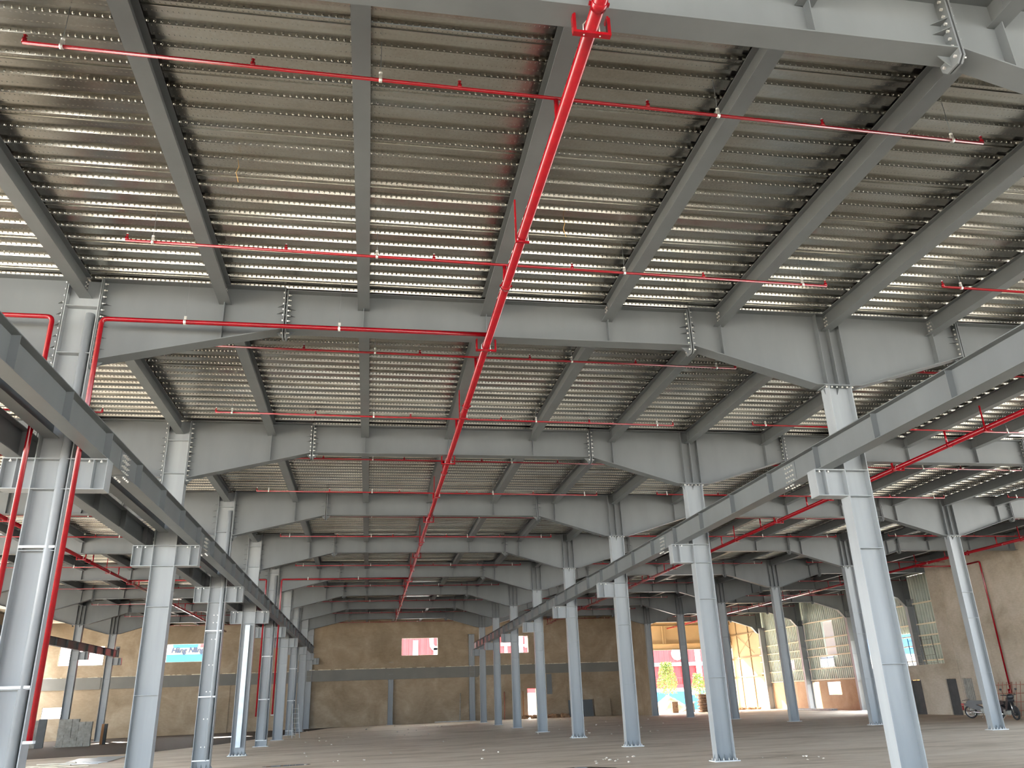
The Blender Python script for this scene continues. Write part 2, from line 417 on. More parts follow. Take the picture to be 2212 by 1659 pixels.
def column(kind, gx, g, label, group, d=.51, top=7.46, strap=False, bolts=False, brackets=(), bw=.30, mat='steel_lit', zmax_st=None, extra=()):
    zf = fz(gx)
    root = thing('steel_column', label, 'column', (gx, YG(g) if g != 9 else 77.70, 0), group)
    h = d/2; t = .016
    for s in (-1, 1):
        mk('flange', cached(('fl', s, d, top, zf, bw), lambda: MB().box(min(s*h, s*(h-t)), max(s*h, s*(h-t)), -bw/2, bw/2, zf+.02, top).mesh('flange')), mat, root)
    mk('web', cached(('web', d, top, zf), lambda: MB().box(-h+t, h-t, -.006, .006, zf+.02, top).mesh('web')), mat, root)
    for z in list(ZFL)+list(extra):
        def st():
            b = MB()
            for sy in (-1, 1): b.box(-h+t, h-t, min(sy*.006, sy*(bw/2-.004)), max(sy*.006, sy*(bw/2-.004)), z-.006, z+.006)
            return b.mesh('stiffener')
        mk('stiffener', cached(('st', z, d, bw), st), mat, root)
    def bp():
        b = MB(); b.box(-h-.10, h+.10, -bw/2-.06, bw/2+.06, zf, zf+.025); return b.mesh('base_plate')
    mk('base_plate', cached(('bp', d, zf), bp), 'dirty_white', root)
    if bolts:
        for x in (-.15, 0, .15):
            def rb():
                b = MB(); b.prism([(-.006, 0), (-.12, 0), (-.006, .16)], 'x', -.005, .005); return b.mesh('base_rib')
            mk('base_rib', cached('rib', rb), mat, root, (x, 0, zf+.025))
        for s in (-1, 1):
            def rb2(): return MB().prism([(s*h, 0), (s*(h+.09), 0), (s*h, .16)], 'y', -.005, .005).mesh('base_rib')
            mk('base_rib', cached(('rib2', s, d), rb2), mat, root, (0, 0, zf+.025))
            bolt(root, s*(h+.05), .1, zf+.04, 'z'); bolt(root, s*(h+.05), -.1, zf+.04, 'z')
        for x in (-.2, -.075, .075, .2): bolt(root, x, -bw/2+.03, zf+.04, 'z')
    if top < 8:
        def cp():
            b = MB(); b.box(-h-.06, h+.06, -bw/2-.03, bw/2+.03, top, top+.02)
            b.prism([(-.13, top), (-.01, top), (-.006, top-.14)], 'x', -.004, .004)
            b.prism([(-h-.004, top), (-h-.05, top), (-h-.004, top-.14)], 'y', -.004, .004)
            return b.mesh('cap_plate')
        mk('cap_plate', cached(('cap', d, top), cp), 'steel', root)
        if bolts:
            for x in (-h-.03, -.17, -.06, .06, .17, h+.03): bolt(root, x, -bw/2+.02, top-.02, 'z')
    for s, e in brackets:   # side, outer end distance from the column centre
        def br():
            b = MB()
            xa, xb = sorted((s*h, s*e))
            b.box(xa, xb, -bw/2, bw/2, 5.675, 5.695); b.box(xa, xb, -bw/2, bw/2, 5.165, 5.181)
            b.box(xa, xb, -.006, .006, 5.18, 5.68)
            for xx in (s*(e-.006), s*(e-.22)): b.box(xx-.006, xx+.006, -bw/2+.004, bw/2-.004, 5.18, 5.68)
            return b.mesh('crane_bracket')
        bo = mk('crane_bracket', cached(('br', s, e, d), br), mat, root)
        if bolts:
            for xx in (e-.11, e-.30): bolt(bo, s*xx, -bw/2+.04, 5.645, 'z')
    if strap:
        def dp():
            b = MB(); b.cyl((.155, -.09, zf+.3), (.155, -.09, 8.4), .072, 16); return b.mesh('drain_pipe')
        p = mk('drain_pipe', cached(('dp', zf), dp), 'pipe_grey', root)
        for z in (4.22, 2.11, .17):
            def sp():
                b = MB(); b.box(-h+.01, h-.02, -bw/2-.008, -bw/2+.002, z-.02, z+.02); b.box(-h+.01, -h+.02, -bw/2, -.01, z-.02, z+.02)
                return b.mesh('pipe_strap')
            mk('pipe_strap', cached(('sp', z), sp), 'white_strap', root)
    return root

def near(g): return g <= 4
def lab(word, g): return word % ORD[g]
gc = 'hall columns'
for g in range(1, 9):
    column('R', XR, g, 'grey steel column of the row right of the central aisle, %s from the viewer' % ORD[g], gc,
           bolts=near(g), brackets=((-1, .89),), extra=(5.685,))
for g in range(1, 10):
    extra = (8.54, 7.62, 5.685)
    c = column('L', XL, g, 'tall steel column in the row left of the central aisle, %s from the viewer' % ORD[g], gc,
               d=.57, top=9.10, bolts=near(g), brackets=((-1, .775), (1, .855)), strap=(g in (1, 3, 5, 7)), extra=extra)
    if g == 4:
        mk('cover_strip', MB().box(-.10, .10, -.16, -.145, .2, 5.1), 'zinc_sheet', c, label='pale full-height cover strip')
        mk('cover_backing', MB().box(-.09, .09, -.145, -.006, .2, 5.1), 'steel_lit', c)
    if g == 3:
        for z in (4.75, 4.5, 3.95, 3.115, 2.27, 1.42, .57):
            for x in (-.06, .06): bolt(c, x, -.02, z, 'y', 'galv')
for g in range(3, 9):
    column('RR', XRR, g, 'steel column of the row between the two right-hand aisles, %s one visible from the front' % ORD[g-2], gc, bolts=near(g))
for g in range(6, 9):
    column('LL', XLL, g, 'steel column of the far left row near the block stacks, %s one' % ORD[g-5], gc,
           brackets=((1, .89),), extra=(5.685,))
for g in range(5, 11):
    column('O', XO, g, 'steel column standing against the outer right-hand corrugated wall, %s one' % ORD[g-4], gc, d=.55, top=7.46)
column('R', 9.345, 9, 'last grey steel column of the right row, half sunk into end wall', gc, bolts=False)
column('M', 1.98, 9, 'steel wall post below the end wall beam, mid-way across central aisle', gc, d=.45, top=3.7)

# ------------------------------------------------------------------ roof girders
FW = .30
def girder(gname, x0, x1, prof, top, g, label, group, stiff=(), endp=(True, True), detail=True, bolts=False, gus=True):
    """prof: bottom line as (x, z) points from x0 to x1"""
    root = thing('roof_girder', label, 'girder', (x0, YG(g), 0), group)
    key = (gname,)
    def web():
        return MB().prism([(p[0]-x0, p[1]+.008) for p in prof]+[(x1-x0, top-.008), (0, top-.008)], 'y', -.006, .006).mesh('web')
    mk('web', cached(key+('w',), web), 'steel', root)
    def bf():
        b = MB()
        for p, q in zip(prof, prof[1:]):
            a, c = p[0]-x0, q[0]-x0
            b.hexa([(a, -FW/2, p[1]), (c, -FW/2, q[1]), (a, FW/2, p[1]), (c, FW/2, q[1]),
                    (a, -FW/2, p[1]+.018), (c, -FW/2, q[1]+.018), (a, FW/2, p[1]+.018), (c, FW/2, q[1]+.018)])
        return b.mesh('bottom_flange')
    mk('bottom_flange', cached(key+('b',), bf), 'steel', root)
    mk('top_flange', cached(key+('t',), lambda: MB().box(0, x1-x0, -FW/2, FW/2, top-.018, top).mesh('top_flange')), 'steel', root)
    def zb(x):
        for p, q in zip(prof, prof[1:]):
            if p[0] <= x <= q[0]: return p[1]+(q[1]-p[1])*(x-p[0])/(q[0]-p[0])
        return ZB
    for i, sx in enumerate(stiff):
        full = isinstance(sx, tuple); x = sx[0] if full else sx
        def st():
            b = MB(); zt = top-.018
            for s in (-1, 1):
                y0_, y1_ = sorted((s*.006, s*(FW/2-.01 if full else .125)))
                b.box(x-x0-.006, x-x0+.006, y0_, y1_, zb(x)+.018, zt)
            return b.mesh('stiffener')
        mk('stiffener', cached(key+('s', i), st), 'steel', root)
    for side, on in zip((0, 1), endp):
        if not on: continue
        xe = x0 if side == 0 else x1; s = 1 if side == 0 else -1
        zlow = zb(xe)-.16; zhi = top-.002
        def ep():
            b = MB(); xx = xe-x0
            a, c = sorted((xx, xx+s*.022))
            # plate with chamfered lower corners
            b.prism([(-FW/2, zhi), (FW/2, zhi), (FW/2, zlow+.07), (FW/2-.07, zlow), (-FW/2+.07, zlow), (-FW/2, zlow+.07)], 'x', a, c)
            return b.mesh('end_plate')
        e = mk('end_plate', cached(key+('e', side), ep), 'steel', root)
        if gus:
            def gs():
                b = MB(); xx = xe-x0+s*.022
                b.prism([(xx, zlow+.02), (xx, zb(xe)), (xx+s*.15, zb(xe))], 'y', -.005, .005)
                for z in ([top-.36, top-.50] if zb(xe) > 8 else [zb(xe)+.25+.22*k for k in range(int((top-zb(xe)-.3)/.22))]):
                    for sy in (-1, 1):
                        b.prism([(xx, sy*.006), (xx+s*.14, sy*.006), (xx, sy*.14)], 'z', z-.004, z+.004)
                return b.mesh('gusset')
            mk('gusset', cached(key+('g', side), gs), 'steel', root)
        if bolts:
            n = 7 if zb(xe) > 8 else 12
            for k in range(n):
                z = zb(xe)+.07+(top-zb(xe)-.16)*k/(n-1)
                bolt(e, xe-x0+s*.034, -.09, z, 'x')
            for sy in (-.09, .09): bolt(e, xe-x0+s*.034, sy, zb(xe)-.07, 'x')
    return root
BX = 2.44
beams_c = [-2.86, -.31, 2.06, 4.53, 6.93]
def haunch(xc, xl=None, xr=None):
    return [(xl, ZB)] if xl else [], xr
wordbay = 'nearest second third fourth fifth sixth seventh eighth ninth'.split()
gg = 'roof girders'
for g in range(0, GL+1):
    o_ = ORD[g+1]; bl = g <= 2
    def inv(x0, x1): return box_in_view(x0, x1, YG(g)-.1, YG(g)+.1, 7.5, 9.1, 30)
    if inv(-5, -1.76):
        girder('LH', -5.0, -1.762, [(-5.0, 7.5), (-4.93, 7.5), (-1.762, ZB)], 9.11, g, 'haunched girder end rising from the left column row, %s girder line away' % o_, gg, stiff=(-2.86,), bolts=bl)
    girder('CM', -1.738, 6.238, [(-1.738, ZB), (6.238, ZB)], ZT, g, 'level middle girder over the central aisle, %s girder line away' % o_, gg, stiff=(-.31, 2.06, 4.53), bolts=bl)
    girder('RH', 6.262, 12.408, [(6.262, ZB), (8.86, 7.483), (9.83, 7.483), (12.408, ZB)], 9.11, g, 'haunched girder over the column row right of central aisle, %s line away' % o_, gg,
           stiff=(6.93, (9.10,), (9.345,), (9.59,), 11.80), bolts=bl)
    if inv(12.5, 20.8):
        girder('RM', 12.432, 20.872, [(12.432, ZB), (20.872, ZB)], ZT, g, 'level girder over the aisle right of centre, %s girder line away' % o_, gg, stiff=(14.23, 16.67, 19.11), bolts=(g == 2))
    if inv(20.9, 27):
        girder('RRH', 20.896, 27.04, [(20.896, ZB), (23.5, 7.483), (24.46, 7.483), (27.04, ZB)], 9.11, g, 'haunched girder over the second right-hand column row, %s girder line away' % o_, gg,
               stiff=(21.55, (23.73,), (23.98,), (24.23,), 26.4), bolts=False)
    if inv(27.2, 35.4):
        girder('OM', 27.064, 35.4, [(27.064, ZB), (35.4, ZB)], ZT, g, 'level girder over the outer right aisle, %s girder line away' % o_, gg, stiff=(28.8, 31.2, 33.6))
    if g >= 4:
        girder('OH', 35.424, 38.6, [(35.424, ZB), (37.5, 7.6), (38.0, 7.0), (38.6, 7.0)], 9.11, g, 'girder end on the outer right wall column, %s girder line away' % o_, gg, stiff=((38.08,),), endp=(True, False))
    if inv(-8.8, -5.6):
        girder('LA', -8.83, -5.59, [(-8.83, ZB), (-5.66, 7.5), (-5.59, 7.5)], 9.11, g, 'haunched girder on the far side of the left columns, %s girder line away' % o_, gg, stiff=(-7.74,), bolts=bl)
    if inv(-16.8, -8.9):
        girder('LM', -16.85, -8.854, [(-16.85, ZB), (-8.854, ZB)], ZT, g, 'level girder over the left aisle, %s girder line away' % o_, gg, stiff=(-15.06, -12.62, -10.18))
    if inv(-23, -17):
        girder('LLH', -23.03, -16.874, [(-23.03, ZB), (-20.42, 7.483), (-19.46, 7.483), (-16.874, ZB)], 9.11, g, 'haunched girder over the far left column row, %s girder line away' % o_, gg,
               stiff=(-22.4, (-20.19,), (-19.94,), (-19.69,), -17.5))
# girder pieces over the canopy line at the open end
girder('OM', 27.064, 35.4, None or [(27.064, ZB), (35.4, ZB)], ZT, 9, 'level girder above the tall bright opening in the end wall', gg, stiff=(28.8, 31.2, 33.6))
girder('OH', 35.424, 38.6, [(35.424, ZB), (37.5, 7.6), (38.0, 7.0), (38.6, 7.0)], 9.11, 9, 'girder end on the outer wall column beside the bright opening', gg, stiff=((38.08,),), endp=(True, False))

# ------------------------------------------------------------------ ceiling beams between the girders
def beam_meshes():
    w = MB().box(-.004, .004, -3.99, 3.99, 8.762, 9.098).mesh('web')
    t = MB().box(-.09, .09, -3.84, 3.84, 9.098, 9.110).mesh('top_flange')
    bt = MB().box(-.11, .11, -3.985, 3.985, 8.75, 8.762).mesh('bottom_flange')
    for q in (w, t, bt): q.materials.append(M['steel'])
    return w, t, bt
bw_, bt_, bb_ = beam_meshes()
pl_ = MB().box(.004, .012, -3.98, -3.84, 8.80, 9.08).mesh('connection_plate'); pl_.materials.append(M['steel'])
pl2_ = MB().box(-.012, -.004, 3.80, 3.98, 8.80, 9.08).mesh('connection_plate'); pl2_.materials.append(M['steel'])
cent = [-5.295, -2.86, -.31, 2.06, 4.53, 6.93]
rightx = [9.345, 11.80, 14.23, 16.67, 19.11, 21.55]
outx = [23.98, 26.4, 28.8, 31.2, 33.6, 36.0]
leftx = [-19.94, -17.5, -15.06, -12.62, -10.18, -7.74]
aisles = [('central aisle', cent), ('first right aisle', rightx), ('outer right aisle', outx), ('left aisle', leftx)]
for nm, xs_ in aisles:
    for i, x in enumerate(xs_):
        for g in range(-1, 9 if x > 23.9 else 9):
            ya = YG(g); yb = YG(g+1)
            if nm == 'left aisle' and g < 3: 
                if not (g >= 0 and x > -8): continue
            if not box_in_view(x-.1, x+.1, ya, yb, 8.75, 9.1, 10): continue
            if g == 8 and x < 23.9 and False: continue
            root = thing('ceiling_beam', 'grey ceiling beam over %s, %s from its left edge, bay number %s away' % (nm, ORD[i+1], ORD[g+2]),
                         'beam', (x, (ya+yb)/2, 0), 'ceiling beams under the metal deck')
            link('web', bw_, root); link('top_flange', bt_, root); link('bottom_flange', bb_, root)
            if g in (-1, 0, 1) and nm != 'left aisle':
                if g < 1 or x > -3:
                    p = link('connection_plate', pl2_, root)
                    if g == 0:
                        for zz in (8.85, 8.93, 9.01):
                            for yy in (3.85, 3.92): bolt(p, -.02, yy, zz, 'x')

# ------------------------------------------------------------------ crane runway beams
def crane_run(x, cap, side, gs, label, y_end=None, tw=.25, bw2=.25):
    """one runway beam per bay; side is the way the splice faces"""
    for g in gs:
        ya = YG(g)+.95; yb = YG(g+1)+.95
        if y_end and yb > y_end: yb = y_end
        L = yb-ya
        if not box_in_view(x-.1, x+.1, ya, yb, 5.7, 6.2, 20): continue
        root = thing('crane_runway_beam', label % ORD[g+2], 'crane beam', (x, ya, 0), 'crane runway beams')
        k = (x, round(L, 2))
        mk('web', cached(('crw',)+k, lambda: MB().box(-.005, .005, 0, L-.004, 5.712, 6.188).mesh('web')), 'steel', root)
        mk('top_flange', cached(('crt',)+k+(tw,), lambda: MB().box(-tw/2, tw/2, 0, L-.004, 6.188, 6.202).mesh('top_flange')), 'steel', root)
        mk('bottom_flange', cached(('crb',)+k+(bw2,), lambda: MB().box(-bw2/2, bw2/2, 0, L-.004, 5.698, 5.712).mesh('bottom_flange')), 'steel', root)
        y = YG(g)+2.0
        while y < yb-.2:
            def st():
                b = MB()
                for s in (-1, 1):
                    a, c = sorted((s*.005, s*.118)); b.box(a, c, -.006, .006, 5.712, 6.188)
                return b.mesh('stiffener')
            mk('stiffener', cached('crs', st), 'steel', root, (0, y-ya, 0)); y += 2.0
        if g <= 4:
            def sp():
                b = MB()
                for s in (-1, 1):
                    a, c = sorted((s*.005, s*.015)); b.box(a, c, .0, .46, 5.73, 6.17)
                b.box(-bw2/2+.01, bw2/2-.01, .0, .46, 5.688, 5.698)
                return b.mesh('splice_plate')
            s_ = mk('splice_plate', cached(('crsp', bw2), sp), 'steel', root)
            if g <= 2:
                for zz in (5.80, 5.90, 6.0, 6.10):
                    for yy in (.10, .19, .29, .38): bolt(s_, side*.026, yy, zz, 'x', 'steel')
                for xx in (-.07, .07):
                    for yy in (.08, .17, .29, .38): bolt(s_, xx, yy, 5.675, 'z')
    return
crane_run(8.69, None, -1, range(-1, 8), 'crane runway beam on the right column brackets, %s length from the front', y_end=70.0, tw=.26, bw2=.30)
crane_run(-4.585, None, 1, range(-1, 9), 'crane runway beam on aisle side of left columns, %s length from front', y_end=71.2)
crane_run(-5.915, None, 1, range(-1, 8), 'crane runway beam hidden behind the left columns, %s length from front', y_end=70.0)
crane_run(-19.27, None, 1, range(5, 8), 'crane runway beam on the far left columns, %s length from front', y_end=69.4)
t = thing('crane_end_stop', 'dark upright end stop closing the far left crane runway beam', 'end stop', (-19.27, 69.45, 5.70))
mk('stop_plate', MB().box(-.14, .14, 0, .03, 0, .80), 'steel', t); mk('stop_buffer', MB().cyl((0, 0, .62), (0, -.16, .62), .06, 12), 'black', t)
# tie beams along the left column row
tm = MB(); tm.box(-.115, .115, -3.83, 3.83, 6.02, 6.032); tm.box(-.115, .115, -3.83, 3.83, 6.29, 6.302); tm.box(-.004, .004, -3.83, 3.83, 6.032, 6.29)
tme = tm.mesh('tie_beam'); tme.materials.append(M['steel'])
for g in range(0, 8):
    if box_in_view(-5.5, -5.2, YG(g), YG(g+1), 6.0, 6.3, 10):
        o = link('tie_beam', tme, None, (-5.36, YG(g)+4, 0))
        if g == 0: o.location.y = YG(g)+3.98
        tag(o, 'slim tie beam joining the left row columns, above brackets, bay %s from front' % ORD[g+1], 'tie beam', 'tie beams between the left columns')

# ------------------------------------------------------------------ sprinkler pipes
def main_pipe(xc, y0, y1, label, gs, n=16, rb=True):
    root = thing('sprinkler_main_pipe', label, 'pipe', (xc, 0, 8.10))
    mk('pipe', MB().cyl((0, y0, 0), (0, y1, 0), .072, 20), 'red', root)
    y = y0+1.7
    cpl = MB(); cpl.cyl((0, -.045, 0), (0, .045, 0), .084, 18); cpl.box(-.105, .105, -.02, .02, -.012, .012)
    cm = cpl.mesh('coupling')
    while y < y1:
        mk('coupling', cm, 'red', root, (0, y, 0)); y += 5.85
    sb = MB()
    for s in (-1, 1):   # a U of channel under the girder flange
        a, c = sorted((s*.165, s*.20)); sb.box(a, c, -.03, .03, -.10, .13)
        a, c = sorted((s*.165, s*.185)); sb.box(a, c, -.03, .07, .115, .148)
    sb.box(-.20, .20, -.03, .03, -.105, -.075)
    sbm = sb.mesh('hanger_frame')
    ub = MB(); ub.tube([(-.085, 0, -.11), (-.085, 0, .03), (-.05, 0, .08), (0, 0, .09), (.05, 0, .08), (.085, 0, .03), (.085, 0, -.11)], .007, 6)
    ubm = ub.mesh('hanger_clip')
    hg = MB(); hg.box(-.11, -.085, -.02, .02, -.11, .62); hg.box(-.11, .10, -.02, .02, -.115, -.09)
    hgm = hg.mesh('drop_bracket')
    for g in gs:
        h = mk('hanger_frame', sbm, 'red', root, (0, YG(g)-.02, 0)); mk('hanger_clip', ubm, 'galv', h)
        d = mk('drop_bracket', hgm, 'red', root, (0, YG(g)+3.98, 0)); mk('hanger_clip', ubm, 'galv', d)
        for dy in (1.55, 5.62):
            yy = YG(g)+dy
            if yy < y1:
                rs = cached('riser', lambda: MB().cyl((0, 0, .03), (0, 0, .43), .030, 12).mesh('riser'))
                mk('riser', rs, 'red', root, (0, yy, 0))
    return root
main_pipe(2.05, -1.8, 69.5, 'thick red sprinkler main pipe running the length of the central aisle', range(0, 8))
main_pipe(16.25, 6.2, 76.0, 'thick red sprinkler main pipe over the aisle right of centre', range(0, 9))
main_pipe(30.9, 16, 84.0, 'thick red sprinkler main pipe over the outer right aisle', range(3, 9))
main_pipe(-12.6, 14, 77.0, 'thick red sprinkler main pipe over the left aisle', range(1, 9))
hd = MB(); hd.cyl((0, 0, 0), (0, 0, .06), .028, 10); hd.cyl((0, 0, .06), (0, 0, .10), .011, 8); hd.cyl((0, 0, .10), (0, 0, .105), .022, 10)
hdm = hd.mesh('sprinkler_head')
rodm = MB().cyl((0, 0, .04), (0, 0, .58), .0035, 5).mesh('hanger_rod'); rodm.materials.append(M['steel'])
clm = MB(); clm.cyl((-.018, 0, 0), (.018, 0, 0), .032, 10); clm.box(-.018, .018, -.018, .018, .03, .075); clm.cyl((0, 0, .09), (0, 0, .115), .022, 8)
clm = clm.mesh('pipe_clamp')
def branch(xc, yc, ax, num, g):
    if not box_in_view(xc-6, xc+6, yc-.05, yc+.05, 8.5, 8.6, 5): return
    root = thing('sprinkler_branch_pipe', 'thin red sprinkler branch pipe across the %s, %s one from the front' % (ax, num), 'pipe', (xc, yc, 8.55), 'sprinkler branch pipes', rz=.018)
    mk('pipe', cached('brp', lambda: MB().cyl((-5.99, 0, 0), (5.99, 0, 0), .0225, 10).mesh('pipe')), 'red', root)
    for x in (-5.98, -3.58, -1.19, 1.19, 3.6, 5.98):
        mk('sprinkler_head', hdm, 'red', root, (x, 0, 0))
        if g < 5: 
            nz = cached('nozz', lambda: MB().cyl((0, 0, .1), (0, 0, .13), .013, 6).mesh('sprinkler_nozzle'))
            mk('sprinkler_nozzle', nz, 'galv', root, (x, 0, .0))
    for x in (-5.6, -2.13, 2.13, 5.52):
        c = mk('pipe_clamp', clm, 'galv', root, (x, 0, 0))
        if g < 5: link('hanger_rod', rodm, c)
k = {}
N2 = ['first', 'second', 'third', 'fourth', 'fifth', 'sixth', 'seventh', 'eighth', 'ninth', 'tenth', 'eleventh', 'twelfth', 'thirteenth', 'fourteenth', 'fifteenth', 'sixteenth', 'seventeenth', 'eighteenth', 'nineteenth', 'twentieth']
for xc, ax in ((2.05, 'central aisle'), (16.25, 'aisle right of centre'), (30.9, 'outer right aisle'), (-12.6, 'left aisle')):
    i = 0
    for g in range(0, 9):
        for dy in (1.55, 5.62):
            branch(xc, YG(g)+dy, ax, N2[i], g); i += 1
# feed pipes down the left columns (first and fifth girder lines)
for g, w in ((1, 'nearest'), (5, 'fifth')):
    y = YG(g)-.47
    rt = thing('feed_pipe', 'red feed pipe from the central main down the %s left column' % w, 'pipe', (0, y, 0), 'feed pipes on the left columns')
    mk('pipe', MB().tube([(2.05, 0, 8.14), (-4.80, 0, 8.14), (-4.80, 0, 1.37)], .042, 14, bend=.10), 'red', rt)
    for x in (-3.42, -.73): 
        c = mk('pipe_clamp', MB().cyl((x-.02, 0, 8.14), (x+.02, 0, 8.14), .053, 12).box(x-.02, x+.02, -.02, .02, 8.19, 8.25), 'galv', rt)
        mk('hanger_rod', MB().cyl((x, 0, 8.25), (x, 0, 9.12), .0035, 5), 'steel', c)
    mk('end_cap', MB().box(-4.87, -4.73, -.05, .05, 1.33, 1.37), 'dirty_white', rt)
    rt = thing('feed_pipe', 'red feed pipe from the left aisle main down the %s left column' % w, 'pipe', (0, y, 0), 'feed pipes on the left columns')
    mk('pipe', MB().tube([(-12.6, 0, 8.14), (-5.60, 0, 8.14), (-5.60, 0, 1.30)], .042, 14, bend=.10), 'red', rt)

# ------------------------------------------------------------------ walls
def wall_cells(b, axis, p0, p1, u0, u1, z0, z1, holes):
    us = sorted({u0, u1} | {h[0] for h in holes} | {h[1] for h in holes}); zs = sorted({z0, z1} | {h[2] for h in holes} | {h[3] for h in holes})
    us = [u for u in us if u0 <= u <= u1]; zs = [z for z in zs if z0 <= z <= z1]
    for i in range(len(us)-1):
        for j in range(len(zs)-1):
            cu = (us[i]+us[i+1])/2; cz = (zs[j]+zs[j+1])/2
            if any(h[0] < cu < h[1] and h[2] < cz < h[3] for h in holes): continue
            if axis == 'y': b.box(us[i], us[i+1], p0, p1, zs[j], zs[j+1])
            else: b.box(p0, p1, us[i], us[i+1], zs[j], zs[j+1])
    return b
YW = 77.9
wins = [(2.90, 6.23, 5.73, 7.26), (12.02, 14.75, 5.73, 7.26), (-17.6, -14.43, 5.66, 7.19), (-26.3, -22.7, 5.58, 7.15), (-26.95, -25.0, 1.40, 2.30), (14.52, 15.32, -.3, 2.57)]
b = MB(); wall_cells(b, 'y', YW, YW+.22, -36, 24.3, -.5, 9.13, wins)
struct('wall_back', b, 'plaster')
for i, wn in enumerate(wins[:5]):
    b = MB(); t_ = .035
    b.box(wn[0], wn[0]+t_, YW+.12, YW+.17, wn[2], wn[3]); b.box(wn[1]-t_, wn[1], YW+.12, YW+.17, wn[2], wn[3])
    b.box(wn[0], wn[1], YW+.12, YW+.17, wn[2], wn[2]+t_); b.box(wn[0], wn[1], YW+.12, YW+.17, wn[3]-t_, wn[3])
    if i >= 3:
        for q in (.33, .66): zz = wn[2]+(wn[3]-wn[2])*q; b.box(wn[0], wn[1], YW+.13, YW+.16, zz-.012, zz+.012)
    struct('window_%d' % (i+1), b, 'dirty_white')
b = MB(); b.box(-5.45, 9.95, YW-.32, YW, 3.72, 4.65); b.box(-22.6, -5.45, YW-.07, YW, 3.63, 4.58); b.box(9.95, 24.2, YW-.07, YW, 3.86, 4.68); b.box(-36, -22.6, YW-.10, YW, 3.62, 4.57)
struct('trim_1', b, 'band')
b = MB(); random.seed(3)
x = -34
while x < 24:
    l_ = random.uniform(.12, .5); hgt = random.uniform(.01, .07)
    dy = .30 if -5.45 < x < 9.9 else .06
    zt = 4.65 if -5.45 < x < 9.9 else (4.58 if x < 0 else 4.68)
    if random.random() < .85: b.box(x, x+l_, YW-dy, YW, zt, zt+hgt)
    x += l_
struct('trim_2', b, 'mortar')
b = MB()
for (x0, x1) in ((-12.2, -11.9), (-18.0, -17.6), (-3.3, -3.05), (5.2, 5.45), (18.3, 18.6), (12.0, 12.3)):
    b.box(x0, x1, YW-.04, YW, -.3, 3.63)
struct('trim_3', b, 'plaster')
# electrical trunk board on the end wall
o = mk('hanging_board', MB().box(16.35, 16.83, YW-.12, YW-.01, 2.03, 3.80), 'steel'); tag(o, 'narrow grey board hanging on the end wall right of the lit doorway', 'board')
for i, (x0, x1, z1) in enumerate(((18.3, 20.6, 1.45), (20.75, 22.3, 1.5))):
    o = mk('leaning_panel', MB().prism([(YW-.42, fz(x0)+.005), (YW-.36, fz(x0)+.005), (YW-.06, z1), (YW-.12, z1)], 'x', x0, x1), 'plaster' if i else 'steel')
    tag(o, ['dark flat panel leaning on the end wall right of the rubble', 'brown hatch panel leaning against the end wall near opening'][i], 'panel')
# lower white strip at the end wall foot
o = mk('white_profile', MB().box(5.9, 9.1, YW-.75, YW-.69, .0, .06), 'dirty_white'); tag(o, 'long white metal profile lying along the foot of the end wall', 'profile')
# wall fin beyond the last right-hand column
b = MB(); b.box(24.05, 24.3, 70.4, 78.1, 0, 9.1)
struct('wall_fin', b, 'plaster')

# right inner side wall X=34 (doors, wide opening)
XS = 34.0
doors = [(45.05, 45.98, -.1, 2.0), (43.70, 44.54, -.1, 2.0), (48.3, 49.4, -.1, 2.0)]
b = MB(); wall_cells(b, 'x', XS, XS+.2, 30.0, 53.6, -.1, 9.12, doors+[(45.72, 53.6, 2.87, 9.13)])
struct('wall_right', b, 'plaster_side')
b = MB(); b.box(XS+.06, XS+.10, 45.07, 45.96, 0, 1.98); b.box(XS+.04, XS+.06, 45.10, 45.93, .1, .9); b.box(XS+.04, XS+.06, 45.10, 45.93, 1.0, 1.9)
struct('door_1', b, 'dark_door')
b = MB(); y = 43.72
while y < 44.5: b.box(XS+.06, XS+.09, y, y+.10, 0, 1.98); b.box(XS+.08, XS+.10, y+.10, y+.14, 0, 1.98); y += .14
struct('door_2', b, 'frame_grey')
b = MB(); b.box(XS+.10, XS+.13, 48.32, 49.38, 0, 1.98); b.box(XS+.08, XS+.10, 48.4, 49.3, 1.1, 1.9)
struct('door_3', b, 'dark_door')
b = MB(); b.box(XS-.03, XS+.21, 44.60, 45.00, 0, 9.1); struct('trim_4', b, 'plaster_side')
# pipe on that wall
rt = thing('wall_pipe', 'red pipe running along then down the bare right-hand side wall', 'pipe', (0, 0, 0))
mk('pipe', MB().tube([(30.9, 42.6, 8.10), (33.86, 42.4, 8.10), (33.86, 40.75, 8.10), (33.86, 40.75, 1.15)], .045, 12, bend=.12), 'red', rt)
mk('pipe_valve', MB().cyl((33.78, 40.75, 1.1), (33.78, 40.75, 1.35), .075, 12), 'red', rt)

